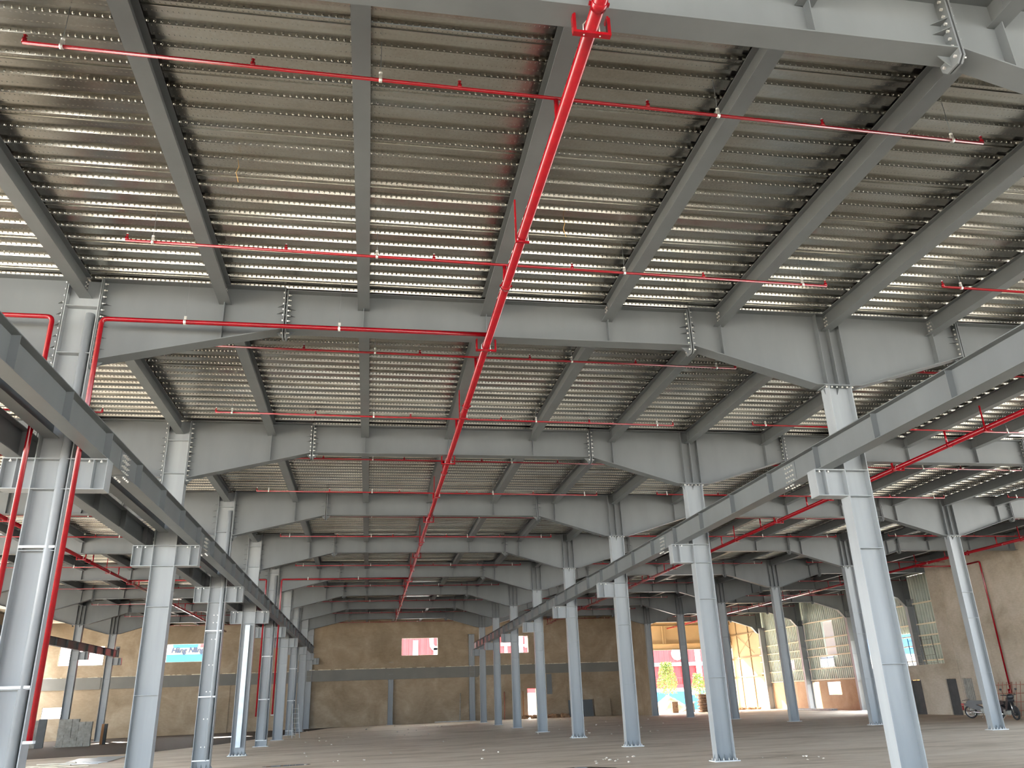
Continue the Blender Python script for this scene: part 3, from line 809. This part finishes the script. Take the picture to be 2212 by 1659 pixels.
# outer right wall: low plaster wall, corrugated cladding, girts
XC = 38.70
b = MB(); wall_cells(b, 'x', XC, XC+.2, 30, 79.4, -.4, 2.32, [(65.5, 67.6, 1.13, 2.22), (68.95, 70.0, -.4, 2.22), (54.6, 61.2, -.4, 2.33)])
struct('wall_outer_low', b, 'plaster_low')
CP = 0.30
def corr(b, y0_, y1_, z0, z1, holes=()):
    y = y0_
    while y < y1_-.01:
        hh = sorted([h for h in holes if h[0] < y+CP/2 < h[1]], key=lambda q: q[2])
        segs = []; zz = z0
        for h in hh:
            if h[2] > zz: segs.append((zz, h[2]))
            zz = h[3]
        if zz < z1: segs.append((zz, z1))
        for a, c in segs:
            pr = [(.16, 0), (.16, .15), (.06, .18), (.06, .27), (.16, .30)]
            b.add([(XC+p[0], y+p[1], a) for p in pr]+[(XC+p[0], y+p[1], c) for p in pr], [(i, i+1, i+6, i+5) for i in range(4)])
        y += CP
    return b
hls = [(65.3, 66.9, 4.22, 7.10), (65.9, 68.1, 3.40, 4.22), (73.0, 75.4, 3.40, 4.22), (54.6, 61.2, 2.2, 5.2)]
me = MB(); corr(me, 30, 79.4, 2.32, 9.12, hls)
struct('wall_outer_cladding', me, 'clad')
t = mk('skylight_sheet', MB().box(XC+.11, XC+.12, 65.3, 66.9, 4.22, 7.10), 'pvc_white')
t['kind'] = 'structure'; t.name = 'window_6'
for k_, (y0_, y1_) in enumerate(((65.9, 68.1), (73.0, 75.4))):
    rt = thing('louvre_vent', ['white slatted louvre in the corrugated wall below the bright strip', 'white slatted louvre in the corrugated wall near the far corner'][k_], 'louvre', (XC, y0_, 3.4), 'louvres in the outer wall')
    w_ = y1_-y0_
    fr = MB(); fr.box(.0, .08, 0, .05, 0, .82); fr.box(.0, .08, w_-.05, w_, 0, .82); fr.box(.0, .08, 0, w_, 0, .05); fr.box(.0, .08, 0, w_, .77, .82); fr.box(0, .08, w_/2-.03, w_/2+.03, 0, .82)
    mk('louvre_frame', fr, 'dirty_white', rt)
    sl = MB()
    for q in range(6): z_ = .07+.12*q; sl.hexa([(.0, .05, z_), (.0, w_-.05, z_), (.0, .05, z_+.01), (.0, w_-.05, z_+.01), (.07, .05, z_+.08), (.07, w_-.05, z_+.08), (.07, .05, z_+.09), (.07, w_-.05, z_+.09)])
    mk('louvre_slats', sl, 'dirty_white', rt)
gb = MB()
for z_ in (2.38, 3.28, 4.30, 4.95, 5.72, 7.15):
    gb.box(XC-.10, XC+.06, 38.4, 79.4, z_-.03, z_+.05)
go = struct('trim_5', gb, 'girt')
# window in low wall
b = MB(); b.box(XC+.02, XC+.08, 65.5, 65.56, 1.13, 2.22); b.box(XC+.02, XC+.08, 67.54, 67.6, 1.13, 2.22); b.box(XC+.02, XC+.08, 65.5, 67.6, 1.13, 1.19); b.box(XC+.02, XC+.08, 65.5, 67.6, 2.16, 2.22)
struct('window_7', b, 'dirty_white')

# canopy beyond the end wall: side wall, fascia, post
b = MB(); b.box(38.75, 38.9, 79.4, 86.5, -.4, 9.3); struct('wall_canopy_side', b, 'cream')
rt = thing('wall_framing', 'cream posts, rails and crossed rods on the sunlit canopy side wall', 'framing', (38.7, 79.4, 0))
for y_ in (2.2, 5.0): mk('post', MB().box(-.02, .04, y_-.07, y_+.07, 0, 9.0), 'cream_dark', rt)
for z_ in (3.1, 4.95, 7.3): mk('rail', MB().box(-.06, .04, 0, 7.0, z_-.05, z_+.05), 'cream_dark', rt)
for a_, c_ in (((1.2, 5.3), (4.9, 7.2)), ((1.2, 7.2), (4.9, 5.3)), ((1.2, 1.0), (4.6, 3.4))):
    mk('brace_rod', MB().cyl((-.03, a_[0], a_[1]), (-.03, c_[0], c_[1]), .02, 6), 'cream_dark', rt)
YF = 86.0
b = MB(); b.box(24, 38.8, YF+.1, YF+.2, 6.5, 9.3); struct('wall_canopy_front', b, 'cream')
def ibeamx(z0, z1, w): 
    b = MB(); b.box(24, 38.7, YF-.10-w/2, YF-.10+w/2, z0, z0+.025); b.box(24, 38.7, YF-.10-w/2, YF-.10+w/2, z1-.025, z1); b.box(24, 38.7, YF-.11, YF-.09, z0, z1); return b
o = mk('fascia_beam', ibeamx(6.05, 6.65, .26), 'cream'); tag(o, 'deep cream beam spanning the top of the bright end opening', 'beam')
o = mk('fascia_beam', ibeamx(8.50, 8.92, .26), 'cream'); tag(o, 'upper cream beam under the canopy roof beyond the end wall', 'beam')
rt = thing('canopy_post', 'short cream post between the two canopy beams over the opening', 'post', (31.1, YF-.10, 0))
mk('post_flange', MB().box(-.15, -.12, -.12, .12, 6.65, 8.50).box(.12, .15, -.12, .12, 6.65, 8.5), 'cream', rt); mk('post_web', MB().box(-.12, .12, -.01, .01, 6.65, 8.5), 'cream', rt)

# ------------------------------------------------------------------ outside: red works building, blue fence, trees
rt = thing('red_building', 'large red corrugated works building with white bands beyond the open end', 'building', (0, 120, 0))
rc = MB(); x = -6.0
while x < 95: rc.add([(x, 0, 5.95), (x+.55, 0, 5.95), (x+.62, -.08, 5.95), (x+.75, -.08, 5.95), (x+.82, 0, 5.95), (x, 0, 15), (x+.55, 0, 15), (x+.62, -.08, 15), (x+.75, -.08, 15), (x+.82, 0, 15)], [(0, 1, 6, 5), (1, 2, 7, 6), (2, 3, 8, 7), (3, 4, 9, 8)]); x += .82
mk('upper_cladding', rc, 'red_clad', rt)
rc = MB(); x = -6.0
while x < 95: rc.add([(x, .3, 2.9), (x+.55, .3, 2.9), (x+.62, .22, 2.9), (x+.75, .22, 2.9), (x+.82, .3, 2.9), (x, .3, 5.5), (x+.55, .3, 5.5), (x+.62, .22, 5.5), (x+.75, .22, 5.5), (x+.82, .3, 5.5)], [(0, 1, 6, 5), (1, 2, 7, 6), (2, 3, 8, 7), (3, 4, 9, 8)]); x += .82
mk('lower_cladding', rc, 'red_clad', rt)
mk('white_band', MB().box(-6, 95, -.15, .3, 5.5, 5.97), 'white_wall', rt)
mk('white_base', MB().box(-6, 95, .0, .4, -.5, 2.45), 'white_wall', rt)
mk('balcony_edge', MB().box(-6, 95, -1.0, .2, 2.45, 2.95), 'red_clad', rt)
rl = MB(); x = 30.0
while x < 60: rl.box(x, x+.05, -1.0, -.95, 2.95, 3.80); x += .28
rl.box(30, 60, -1.0, -.94, 3.80, 3.86)
mk('balcony_rail', rl, 'dark_rail', rt)
mk('shade_wing_added', MB().box(-20, 5, 1.2, 14, -.5, 34), 'red_clad', rt)  # high wing added to keep sun out of the end wall windows
mk('back_mass', MB().box(-6, 95, .45, 12, -.5, 15), 'red_clad', rt)
for x_ in (40.0, 45.9, 48.0): mk('white_pillar', MB().box(x_, x_+.8, -.22, -.1, 2.9 if x_ > 45 else -.5, 9), 'white_wall', rt)
mk('white_disc', MB().cyl((45.2, -.12, 7.2), (45.2, -.2, 7.2), .9, 24), 'letter_white', rt)
# white letters on the cladding, seen through the end wall windows
def slab(b, x0, x1, z0, z1): b.box(x0, x1, -.16, -.09, z0, z1); return b
L_ = []
lb = slab(MB(), 6.08, 6.80, 7.0, 9.92); L_.append(('letter_i', lb))
lb = MB(); slab(lb, 8.98, 9.66, 7.0, 8.85)
lb.prism([(8.38, 10.6), (8.98, 10.6), (8.98, 9.35), (9.15, 9.10), (9.65, 9.10), (9.65, 8.55), (8.85, 8.55), (8.45, 9.1)], 'y', -.16, -.09)
lb.prism([(9.50, 10.6), (10.1, 10.6), (10.1, 9.0), (9.62, 8.6), (9.62, 9.3), (9.50, 9.4)], 'y', -.16, -.09); L_.append(('letter_y', lb))
lb = MB(); slab(lb, 18.68, 20.15, 8.90, 9.33); slab(lb, 19.2, 19.6, 7.0, 8.95); lb.prism([(18.70, 9.3), (18.95, 9.3), (19.25, 10.6), (18.70, 10.6)], 'y', -.16, -.09); L_.append(('letter_t', lb))
lb = MB(); slab(lb, 21.3, 21.9, 7.0, 10.6); slab(lb, 22.22, 22.5, 8.6, 10.1); slab(lb, 21.9, 22.3, 8.75, 9.05); slab(lb, 22.75, 23.2, 7.5, 10.1); slab(lb, 22.5, 22.8, 9.2, 9.5); L_.append(('letter_h', lb))
for nm, lb in L_: mk(nm, lb, 'letter_white', rt)
# billboard seen through the left window
rt = thing('billboard', 'white and cyan billboard with blue lettering seen through the left window', 'billboard', (0, 100, 0))
mk('board', MB().box(-24.5, -16.5, 0, .15, 7.6, 9.6), 'plaster', rt)
mk('cyan_panel', MB().box(-24.5, -16.5, -.02, .13, 5.6, 7.6), 'cyan', rt)
mk('cyan_logo', MB().prism([(-21.95, 9.4), (-19.1, 9.4), (-19.2, 8.42), (-19.35, 8.3), (-21.7, 8.3), (-21.9, 8.45)], 'y', -.04, 0), 'cyan', rt)
mk('red_logo', MB().box(-18.95, -18.2, -.04, 0, 8.32, 9.4), 'red_clad', rt)
mk('board_leg', MB().box(-23.6, -23.4, 0, .15, -.5, 5.6).box(-17.6, -17.4, 0, .15, -.5, 5.6), 'frame_grey', rt)
fc = bpy.data.curves.new('sign_lettering', 'FONT'); fc.body = 'Hàng Nâng Kỳ'; fc.size = .78; fc.extrude = .02; fc.offset = .025; fc.shear = .25
fc.materials.append(M['navy']); fo = link('tmp_text', fc)
bpy.context.view_layer.update()
fm = bpy.data.meshes.new_from_object(fo.evaluated_get(bpy.context.evaluated_depsgraph_get()))
bpy.data.objects.remove(fo); bpy.data.curves.remove(fc)
fo = link('sign_lettering', fm, rt, (-22.05, -.08, 7.80)); fo.rotation_euler = (math.pi/2, 0, 0)
# blue fence
o = mk('blue_fence', MB().box(36, 62, 112, 112.2, -.5, 1.95), 'blue_wall'); tag(o, 'bright blue low fence wall beyond the sand heap outside', 'fence')
o = mk('notice_board', MB().box(43.6, 44.6, 111.8, 111.9, 1.45, 1.95), 'white_wall'); tag(o, 'small white notice board fixed on the blue fence', 'sign')
o = mk('sun_block_added', MB().box(-44, -41, 32, 135, -.5, 25), 'white_wall'); tag(o, 'tall plain white block added unseen beyond the left wall to stop sun patches', 'building')  # extra block out of view, added so the sun misses the left floor
# building seen through the side gate
rt = thing('gatehouse', 'white and blue gatehouse with orange base seen beside third right column', 'building', (52, 88, 0))
mk('blue_band', MB().box(-3, 5, -12, 4, 4.6, 6.6), 'blue_wall', rt); mk('white_body', MB().box(-2.9, 5, -11.9, 3.9, 2.2, 4.6), 'white_wall', rt); mk('orange_base', MB().box(-2.9, 5, -11.9, 3.9, -.5, 2.2), 'orange', rt)

def tree(name, x, y, z0, hgt, rad, n, label, grp):
    rt = thing(name, label, 'tree', (x, y, z0), grp)
    mk('trunk', MB().tube([(0, 0, 0), (.05, 0, hgt*.3), (-.05, .02, hgt*.55), (.04, 0, hgt*.85)], .05, 8), 'bark', rt)
    b = MB(); random.seed(int(x*10))
    for i in range(n):
        t_ = random.random()**.8; zz = hgt*(.38+.62*t_); rr = rad*(1.0-.65*abs(t_-.3))
        a = random.uniform(0, 6.283); q = rr*random.random()**.5
        c = Vector((q*math.cos(a), q*math.sin(a), zz)); s_ = random.uniform(.06, .13)
        n1 = Vector((random.uniform(-1, 1), random.uniform(-1, 1), random.uniform(-.3, 1))).normalized(); n2 = n1.orthogonal().normalized(); n3 = n1.cross(n2)
        b.add([c-n2*s_, c-n3*s_*.5, c+n2*s_, c+n3*s_*.5], [(0, 1, 2, 3)])
    me = bpy.data.meshes.new('crown'); me.from_pydata(b.v, [], b.f); me.materials.append(M['leaf'])
    link('crown', me, rt)
tree('young_tree', 34.3, 95.0, -.45, 5.6, 1.25, 2600, 'young yellow-green tree standing behind the sand heap', 'young trees outside')
tree('young_tree', 38.7, 96.5, -.45, 4.3, .95, 1300, 'smaller leaning yellow-green tree right of the blue fence end', 'young trees outside')

# sand heap
b = MB(); random.seed(11); n = 26
def hz(u, v):
    r_ = math.hypot((u+.25)/.75, v); base = max(0, 1-r_)
    return base*2.0 + .35*max(0, 1-math.hypot(u-.5, v)*1.7)
vs = []
for i in range(n+1):
    for j in range(n+1):
        u = -1+2*i/n; v = -1+2*j/n
        e = 1 if 0 < i < n and 0 < j < n else 0
        vs.append((u*3.6, v*3.2, hz(u, v)*(1+random.uniform(-.08, .08)*e)+random.uniform(0, .04)*e))
b.add(vs, [(i*(n+1)+j, (i+1)*(n+1)+j, (i+1)*(n+1)+j+1, i*(n+1)+j+1) for i in range(n) for j in range(n)], True)
o = mk('sand_heap', b, 'sand', None, (31.6, 85.2, -.42)); tag(o, 'pale heap of sand just outside the tall end opening', 'heap', kind='stuff')
# sack stack
sk = MB()
for i in range(1):
    n_, m2 = 14, 8; vs = []
    for a in range(m2+1):
        th = math.pi*a/m2-math.pi/2
        for k2 in range(n_):
            ph = 2*math.pi*k2/n_
            cx = math.copysign(abs(math.cos(ph))**.6, math.cos(ph)); sy = math.copysign(abs(math.sin(ph))**.6, math.sin(ph))
            cr = math.cos(th)**.55 if math.cos(th) > 0 else 0
            vs.append((.36*cx*cr, .22*sy*cr, .085*math.sin(th)*(1+.12*math.cos(3*ph))))
    sk.add(vs, [(a*n_+k2, a*n_+(k2+1) % n_, (a+1)*n_+(k2+1) % n_, (a+1)*n_+k2) for a in range(m2) for k2 in range(n_)], True)
skm = sk.mesh('cement_sack'); skm.materials.append(M['sack'])
random.seed(5)
for lay in range(11):
    for cx in range(3):
        for cy in range(1):
            o = link('cement_sack', skm, None, (30.75+cx*.66+random.uniform(-.05, .05)+(lay % 2)*.12, 76.5+random.uniform(-.03, .03), .085+lay*.142))
            o.rotation_euler = (0, 0, random.uniform(-.12, .12))
            o.scale = (.92, 1.9, 1)
            tag(o, 'brown sack in the stack by the bright opening, %s layer up, %s' % (ORD[lay+1], ('left end', 'middle', 'right end')[cx]), 'sack', 'sacks stacked by the end opening')
rt = thing('fuse_cabinet', 'small brown upright cabinet on the floor left of the sack stack', 'cabinet', (28.5, 77.4, 0))
mk('cabinet_body', MB().box(-.28, .28, 0, .4, .0, .98), 'sack', rt); mk('cabinet_door', MB().box(-.25, .25, -.02, 0, .04, .94), 'sack', rt)
rt = thing('tilted_ramp', 'pale tilted board propped behind the small brown cabinet', 'board', (29.3, 78.6, 0))
mk('ramp_board', MB().hexa([(0, 0, -.2), (1.7, 0, .85), (0, 1, -.2), (1.7, 1, .85), (0, 0, -.12), (1.7, 0, .93), (0, 1, -.12), (1.7, 1, .93)]), 'plank', rt)
mk('ramp_leg', MB().box(1.55, 1.62, .1, .9, -.4, .8), 'frame_grey', rt)
# debris mound at the lit floor under the canopy wall
b = MB(); random.seed(9)
for i in range(130):
    b.ball((random.uniform(33.6, 38.0), random.uniform(79, 81), random.uniform(.02, .12)), random.uniform(.06, .2), 1, 1, .6, 6, 4, .25)
o = mk('soil_mound', b, 'sand'); tag(o, 'low ridge of brown soil along the sunlit canopy floor edge', 'soil', kind='stuff')
# bundles of purlins on the floor by the low wall
for i in range(4):
    rt = mk('steel_purlin', MB().box(-.06, .06, 0, 7.5, 0, .02).box(-.06, -.05, 0, 7.5, 0, .14).box(-.06, .04, 0, 7.5, .12, .14), 'dirty_white', None, (37.0+.16*i, 64.5, .0))
    tag(rt, 'pale steel purlin on the floor along the low outer wall, %s one out' % ORD[4-i], 'purlin', 'purlins by the outer wall')

# ------------------------------------------------------------------ left side things
blm = MB().box(-.2, .2, -.1, .1, 0, .185).mesh('concrete_block'); blm.materials.append(M['block'])
random.seed(21)
for (x0, nx, yb_, lab_, nl) in ((-21.75, 3, 61.2, 'grey concrete block in the stack left of the far left column', 9), (-19.55, 5, 60.6, 'grey concrete block in the wide stack right of the far left column', 9)):
    for lay in range(nl):
        for i in range(nx):
            if lay == nl-1 and random.random() < .35: continue
            lab_ = 'concrete block, %s layer up, %s from the left, in the %s stack' % (ORD[lay+1], ORD[i+1], 'narrow left' if x0 < -20 else 'wide right')
            o = link('concrete_block', blm, None, (x0+i*.41+random.uniform(-.008, .008), yb_+random.uniform(-.015, .015), fz(x0)+.0+lay*.187))
            tag(o, lab_, 'block', 'blocks of '+('the left stack' if x0 < -20 else 'the right stack'))
o = mk('dark_board', MB().box(-.25, .25, 0, .05, 0, 1.75), 'dark_door', None, (-20.9, 60.9, fz(-21))); tag(o, 'dark upright board standing between the two block stacks', 'board'); o.rotation_euler = (-.06, 0, 0)
rt = thing('door_leaf', 'brown wooden board standing upright beside the right block stack', 'board', (-17.45, 62.3, fz(-17.5)))
mk('board_face', MB().box(-.17, .0, 0, .05, 0, 1.28), 'wood', rt); mk('board_edge', MB().box(.0, .17, .0, .2, 0, 1.28), 'dark_door', rt)
# dark wet screed left and puddle
def flat(name, pts, mat, dz=.004):
    vs = [(p[0], p[1], fz(p[0])+dz) for p in pts]
    me = bpy.data.meshes.new(name); me.from_pydata(vs, [], [tuple(range(len(vs)))]); me.materials.append(M[mat])
    return link(name, me)
random.seed(2)
pts = [(-27.9, 45.2)]+[(-27+1.7*i, 45.2+.35*math.sin(i*1.7)+.03*i) for i in range(10)]+[(-10.5, 46.5), (-8.2, 52), (-6.4, 60), (-4.6, 70), (-3.4, 75.5), (-2, 77.85), (-27.9, 77.85)]
o = flat('wet_floor_patch', pts, 'wet'); tag(o, 'dark wet floor patch stretching along the left aisle to the end wall', 'wet patch', kind='stuff')
pts = [(5.0+1.0*math.cos(a)*(1+.15*math.sin(3*a))+.1*math.cos(5*a)+.25, 21.75+1.25*math.sin(a)*(1+.1*math.cos(2*a))) for a in [i*6.283/26 for i in range(26)]]
o = flat('puddle', pts, 'puddle', .003); tag(o, 'dark puddle on the floor at the lower centre edge', 'puddle')
pts = [(-2.6+.8*math.cos(a), 30.2+.35*math.sin(a)) for a in [i*6.283/16 for i in range(16)]]
o = flat('puddle', pts, 'puddle', .003); tag(o, 'small puddle on the floor near the third left column', 'puddle')
b = MB(); b.prism([(-12.3, 38.3), (-10.65, 37.9), (-11.1, 42.8), (-12.9, 42.9)], 'z', fz(-12)+.012, fz(-12)+.02)
b.prism([(-11.7, 39.4), (-10.5, 38.6), (-10.9, 43.1), (-12.2, 43.4)], 'z', fz(-12)+.022, fz(-12)+.03)
o = mk('metal_sheet', b, 'zinc_sheet'); tag(o, 'pale metal sheet lying flat on the floor behind nearest left column', 'sheet')
for i, (x0, x1, y_) in enumerate(((-13.0, -10.6, 36.5), (-13.2, -11.6, 37.6), (-13.3, -11.8, 39.0))):
    o = mk('timber_plank', MB().box(0, x1-x0, -.08, .08, 0, .035), 'plank', None, (x0, y_, fz(-12)+.012)); o.rotation_euler = (0, 0, random.uniform(-.05, .05))
    tag(o, ['longest pale plank on the floor behind the nearest left column', 'short pale plank lying beyond the longest plank', 'pale plank lying nearest to the flat metal sheet'][i], 'plank', 'planks on the floor')
# step ladder between far left-row columns
rt = thing('step_ladder', 'grey step ladder standing among the far left-row columns', 'ladder', (-4.55, 56.5, fz(-4.5)), None, .4)
for s in (-1, 1):
    mk('rail', MB().cyl((s*.24, -.45, 0), (s*.17, 0, 2.0), .025, 8), 'dirty_white', rt); mk('rail', MB().cyl((s*.24, .45, 0), (s*.17, .03, 2.0), .02, 8), 'frame_grey', rt)
for q in range(6):
    t_ = (q+1)/7; mk('rung', MB().box(-.21, .21, -.45+.45*t_-.04, -.45+.45*t_+.04, 2*t_-.012, 2*t_+.012), 'dirty_white', rt)
# crumbs of mortar on the floor
random.seed(33)
cms = []
for i in range(4):
    b = MB(); b.ball((0, 0, .35), .5, 1, .8, .65, 6, 4, .3); me = b.mesh('mortar_crumb'); me.materials.append(M['crumb']); cms.append(me)
for i in range(80):
    if i < 12: x = 6.9+random.gauss(0, .45); y = 24.5+random.gauss(0, .7)
    elif i < 20: x = 11.2+random.gauss(0, .6); y = 22.3+random.gauss(0, .6)
    else: y = random.uniform(24, 74); x = random.uniform(-.08*y, .36*y)
    if any(abs(x-cx) < .5 and abs(y-YG(g_)) < .4 for cx in (XR, XL, XRR) for g_ in range(10)): continue
    s_ = random.uniform(.035, .09)*(1+y/70)
    o = link('mortar_crumb', random.choice(cms), None, (x, y, fz(x)-.02*s_)); o.scale = (s_, s_, s_*.6); o.rotation_euler = (0, 0, random.uniform(0, 6))
    tag(o, 'small pale lump of mortar lying loose on the floor', 'rubble', 'mortar lumps on the floor')
# rubble by the lit doorway
b = MB()
for i in range(150):
    x = random.uniform(13.9, 18.1)
    b.ball((x, random.uniform(76.7, 77.5), random.uniform(.02, .25)), random.uniform(.07, .2), 1, 1, .7, 6, 4, .3)
o = mk('rubble_pile', b, 'sand'); tag(o, 'low pile of broken rubble beside the lit doorway in end wall', 'rubble', kind='stuff')
# posts by the end wall doorway
for x_, c_ in ((13.95, 'wood'), (12.2, 'rust'), (8.15, 'frame_grey')):
    o = mk('wooden_prop', MB().cyl((x_, 77.2, 0), (x_+.12, 77.72, 2.35), .05, 8), c_); tag(o, {'wood': 'raw timber prop leaning left of the lit doorway', 'rust': 'rusty prop leaning on the end wall between two columns', 'frame_grey': 'thin grey prop leaning on end wall beside the last right column'}[c_], 'prop')

# ------------------------------------------------------------------ scaffold frames inside the side opening
for i, (y_, lean) in enumerate(((51.3, .5), (50.3, -.2), (49.0, .35), (47.8, -.35), (46.7, .25))):
    rt = thing('scaffold_frame', ['scaffold frame leaning in the side wall opening, farthest of the row', 'scaffold frame behind side wall opening, second farthest', 'scaffold frame leaning in the middle of the side wall opening', 'scaffold frame behind side wall opening, second nearest', 'scaffold frame at the near edge of the side wall opening'][i],
               'scaffold', (35.3+.25*i, y_, 0), 'scaffold frames behind the side wall')
    rt.rotation_euler = (0, 0, math.pi/2)
    for s in (-.55, .55): mk('upright', MB().cyl((s, 0, 0), (s+lean*.6, .2, 4.6), .03, 6), 'frame_grey', rt)
    for q in range(9): z_ = .6+q*.48; mk('crossbar', MB().cyl((-.55+lean*.6*z_/4.6, .2*z_/4.6, z_), (.55+lean*.6*z_/4.6, .2*z_/4.6, z_), .018, 6), 'frame_grey', rt)
# rebar frame behind the parked motorbikes
for i in range(2):
    rt = thing('rebar_frame', ['rusty bar frame leaning on the side wall behind motorbikes', 'second rusty bar frame leaning by the wall pipe foot'][i], 'frame', (33.75, 41.2-1.3*i, 0), 'rebar frames on the side wall')
    for q in range(5): mk('upright', MB().cyl((-.35, -.6+.3*q, 0), (.1, -.6+.3*q, 1.7), .014, 5), 'rust', rt)
    for q in range(4): mk('crossbar', MB().cyl((-.3+.1*q, -.65, .3+.42*q), (-.3+.1*q, .65, .3+.42*q), .014, 5), 'rust', rt)

# ------------------------------------------------------------------ motorbikes
def torus(b, c, R, r, n=24, m2=8):
    vs = []
    for i in range(n):
        a = 2*math.pi*i/n
        for k2 in range(m2):
            q = 2*math.pi*k2/m2; rr = R+r*math.cos(q)
            vs.append((c[0]+rr*math.cos(a), c[1]+r*math.sin(q), c[2]+rr*math.sin(a)))
    b.add(vs, [(i*m2+k2, ((i+1) % n)*m2+k2, ((i+1) % n)*m2+(k2+1) % m2, i*m2+(k2+1) % m2) for i in range(n) for k2 in range(m2)], True)
def motorbike(loc, rz, label, body):
    rt = thing('motorbike', label, 'motorbike', loc, 'parked motorbikes', rz); rt.scale = (1.1, 1.1, 1.1)
    for x_ in (-.62, .62):
        b = MB(); torus(b, (x_, 0, .29), .25, .04); w_ = mk('wheel', b, 'rubber', rt)
        b = MB(); b.cyl((x_, -.05, .29), (x_, .05, .29), .05, 12)
        for q in range(14): a = 2*math.pi*q/14; b.cyl((x_, 0, .29), (x_+.22*math.cos(a), 0, .29+.22*math.sin(a)), .005, 4)
        torus(b, (x_, 0, .29), .215, .012, 24, 6); mk('wheel_rim', b, 'chrome', w_)
    b = MB(); b.prism([(-.72, .70), (-.60, .80), (.02, .76), (.10, .66), (-.20, .60), (-.62, .62)], 'y', -.12, .12); mk('seat', b, 'black', rt)
    b = MB(); b.prism([(-.85, .66), (-.30, .60), (.05, .45), (.10, .33), (-.10, .30), (-.45, .42), (-.80, .56)], 'y', -.09, .09); mk('body_panel', b, body, rt)
    b = MB(); b.prism([(.10, .35), (.28, .42), (.50, .80), (.46, .92), (.36, .90), (.18, .52)], 'y', -.14, .14); mk('leg_shield', b, body, rt)
    b = MB(); b.ball((.50, 0, .95), .13, 1, 1.2, .9, 12, 8); b.box(.36, .50, -.10, .10, .90, 1.02); mk('handlebar_cowl', b, body, rt)
    b = MB(); b.tube([(.36, -.34, 1.02), (.44, -.12, 1.0), (.44, .12, 1.0), (.36, .34, 1.02)], .016, 8); mk('handlebar', b, 'black', rt)
    for s in (-1, 1):
        b = MB(); b.cyl((.44, s*.22, 1.0), (.46, s*.32, 1.22), .006, 5); b.ball((.46, s*.33, 1.25), .06, .3, 1, .7, 8, 5); mk('mirror', b, 'black', rt)
        b = MB(); b.cyl((.45, s*.07, .85), (.62, s*.07, .29), .022, 8); mk('fork', b, 'chrome', rt)
    b = MB(); b.ball((.63, 0, .38), .28, .95, .22, .75, 14, 8); mk('front_mudguard', b, body, rt)
    b = MB(); b.box(-.12, .18, -.10, .10, .22, .42); b.cyl((.02, -.13, .30), (.02, .13, .30), .09, 12); mk('engine', b, 'frame_grey', rt)
    b = MB(); b.cyl((-.05, -.15, .24), (-.75, -.16, .33), .04, 10); mk('exhaust', b, 'chrome', rt)
    b = MB(); b.box(-.98, -.84, -.06, .06, .58, .66); b.box(-.96, -.94, -.08, .08, .36, .56); mk('tail_light', b, 'red_clad', rt)
    b = MB(); b.tube([(-.88, -.1, .78), (-.60, -.12, .84), (-.60, .12, .84), (-.88, .1, .78)], .012, 6); mk('grab_rail', b, 'chrome', rt)
    b = MB(); b.cyl((0, -.1, .22), (-.05, -.26, .0), .012, 6); mk('side_stand', b, 'chrome', rt)
motorbike((31.35, 39.9, 0), math.radians(-62), 'black motorbike parked with its rear wheel left of the column', 'black')
motorbike((30.45, 37.2, 0), math.radians(-100), 'black motorbike parked right of column before the side wall', 'black')
o = mk('floor_tarp', MB().ball((0, 0, 0), .5, 1.6, 1.2, .35, 14, 6, .12), 'frame_grey', None, (31.2, 35.4, .02)); tag(o, 'dark crumpled tarpaulin heap on the floor at the far right edge', 'tarpaulin')

# orange twine hanging from the deck
for i, (x_, y_) in enumerate(((-2.1, 10.1), (2.95, 11.0))):
    o = mk('twine', MB().tube([(x_, y_, 9.12), (x_+.02, y_, 9.0), (x_-.01, y_, 8.9), (x_+.03, y_+.02, 8.75)], .005, 5), 'twine')
    tag(o, ['short orange twine hanging from the deck left of centre beam', 'short orange twine hanging from the deck right of main pipe'][i], 'twine', 'bits of twine on the deck')
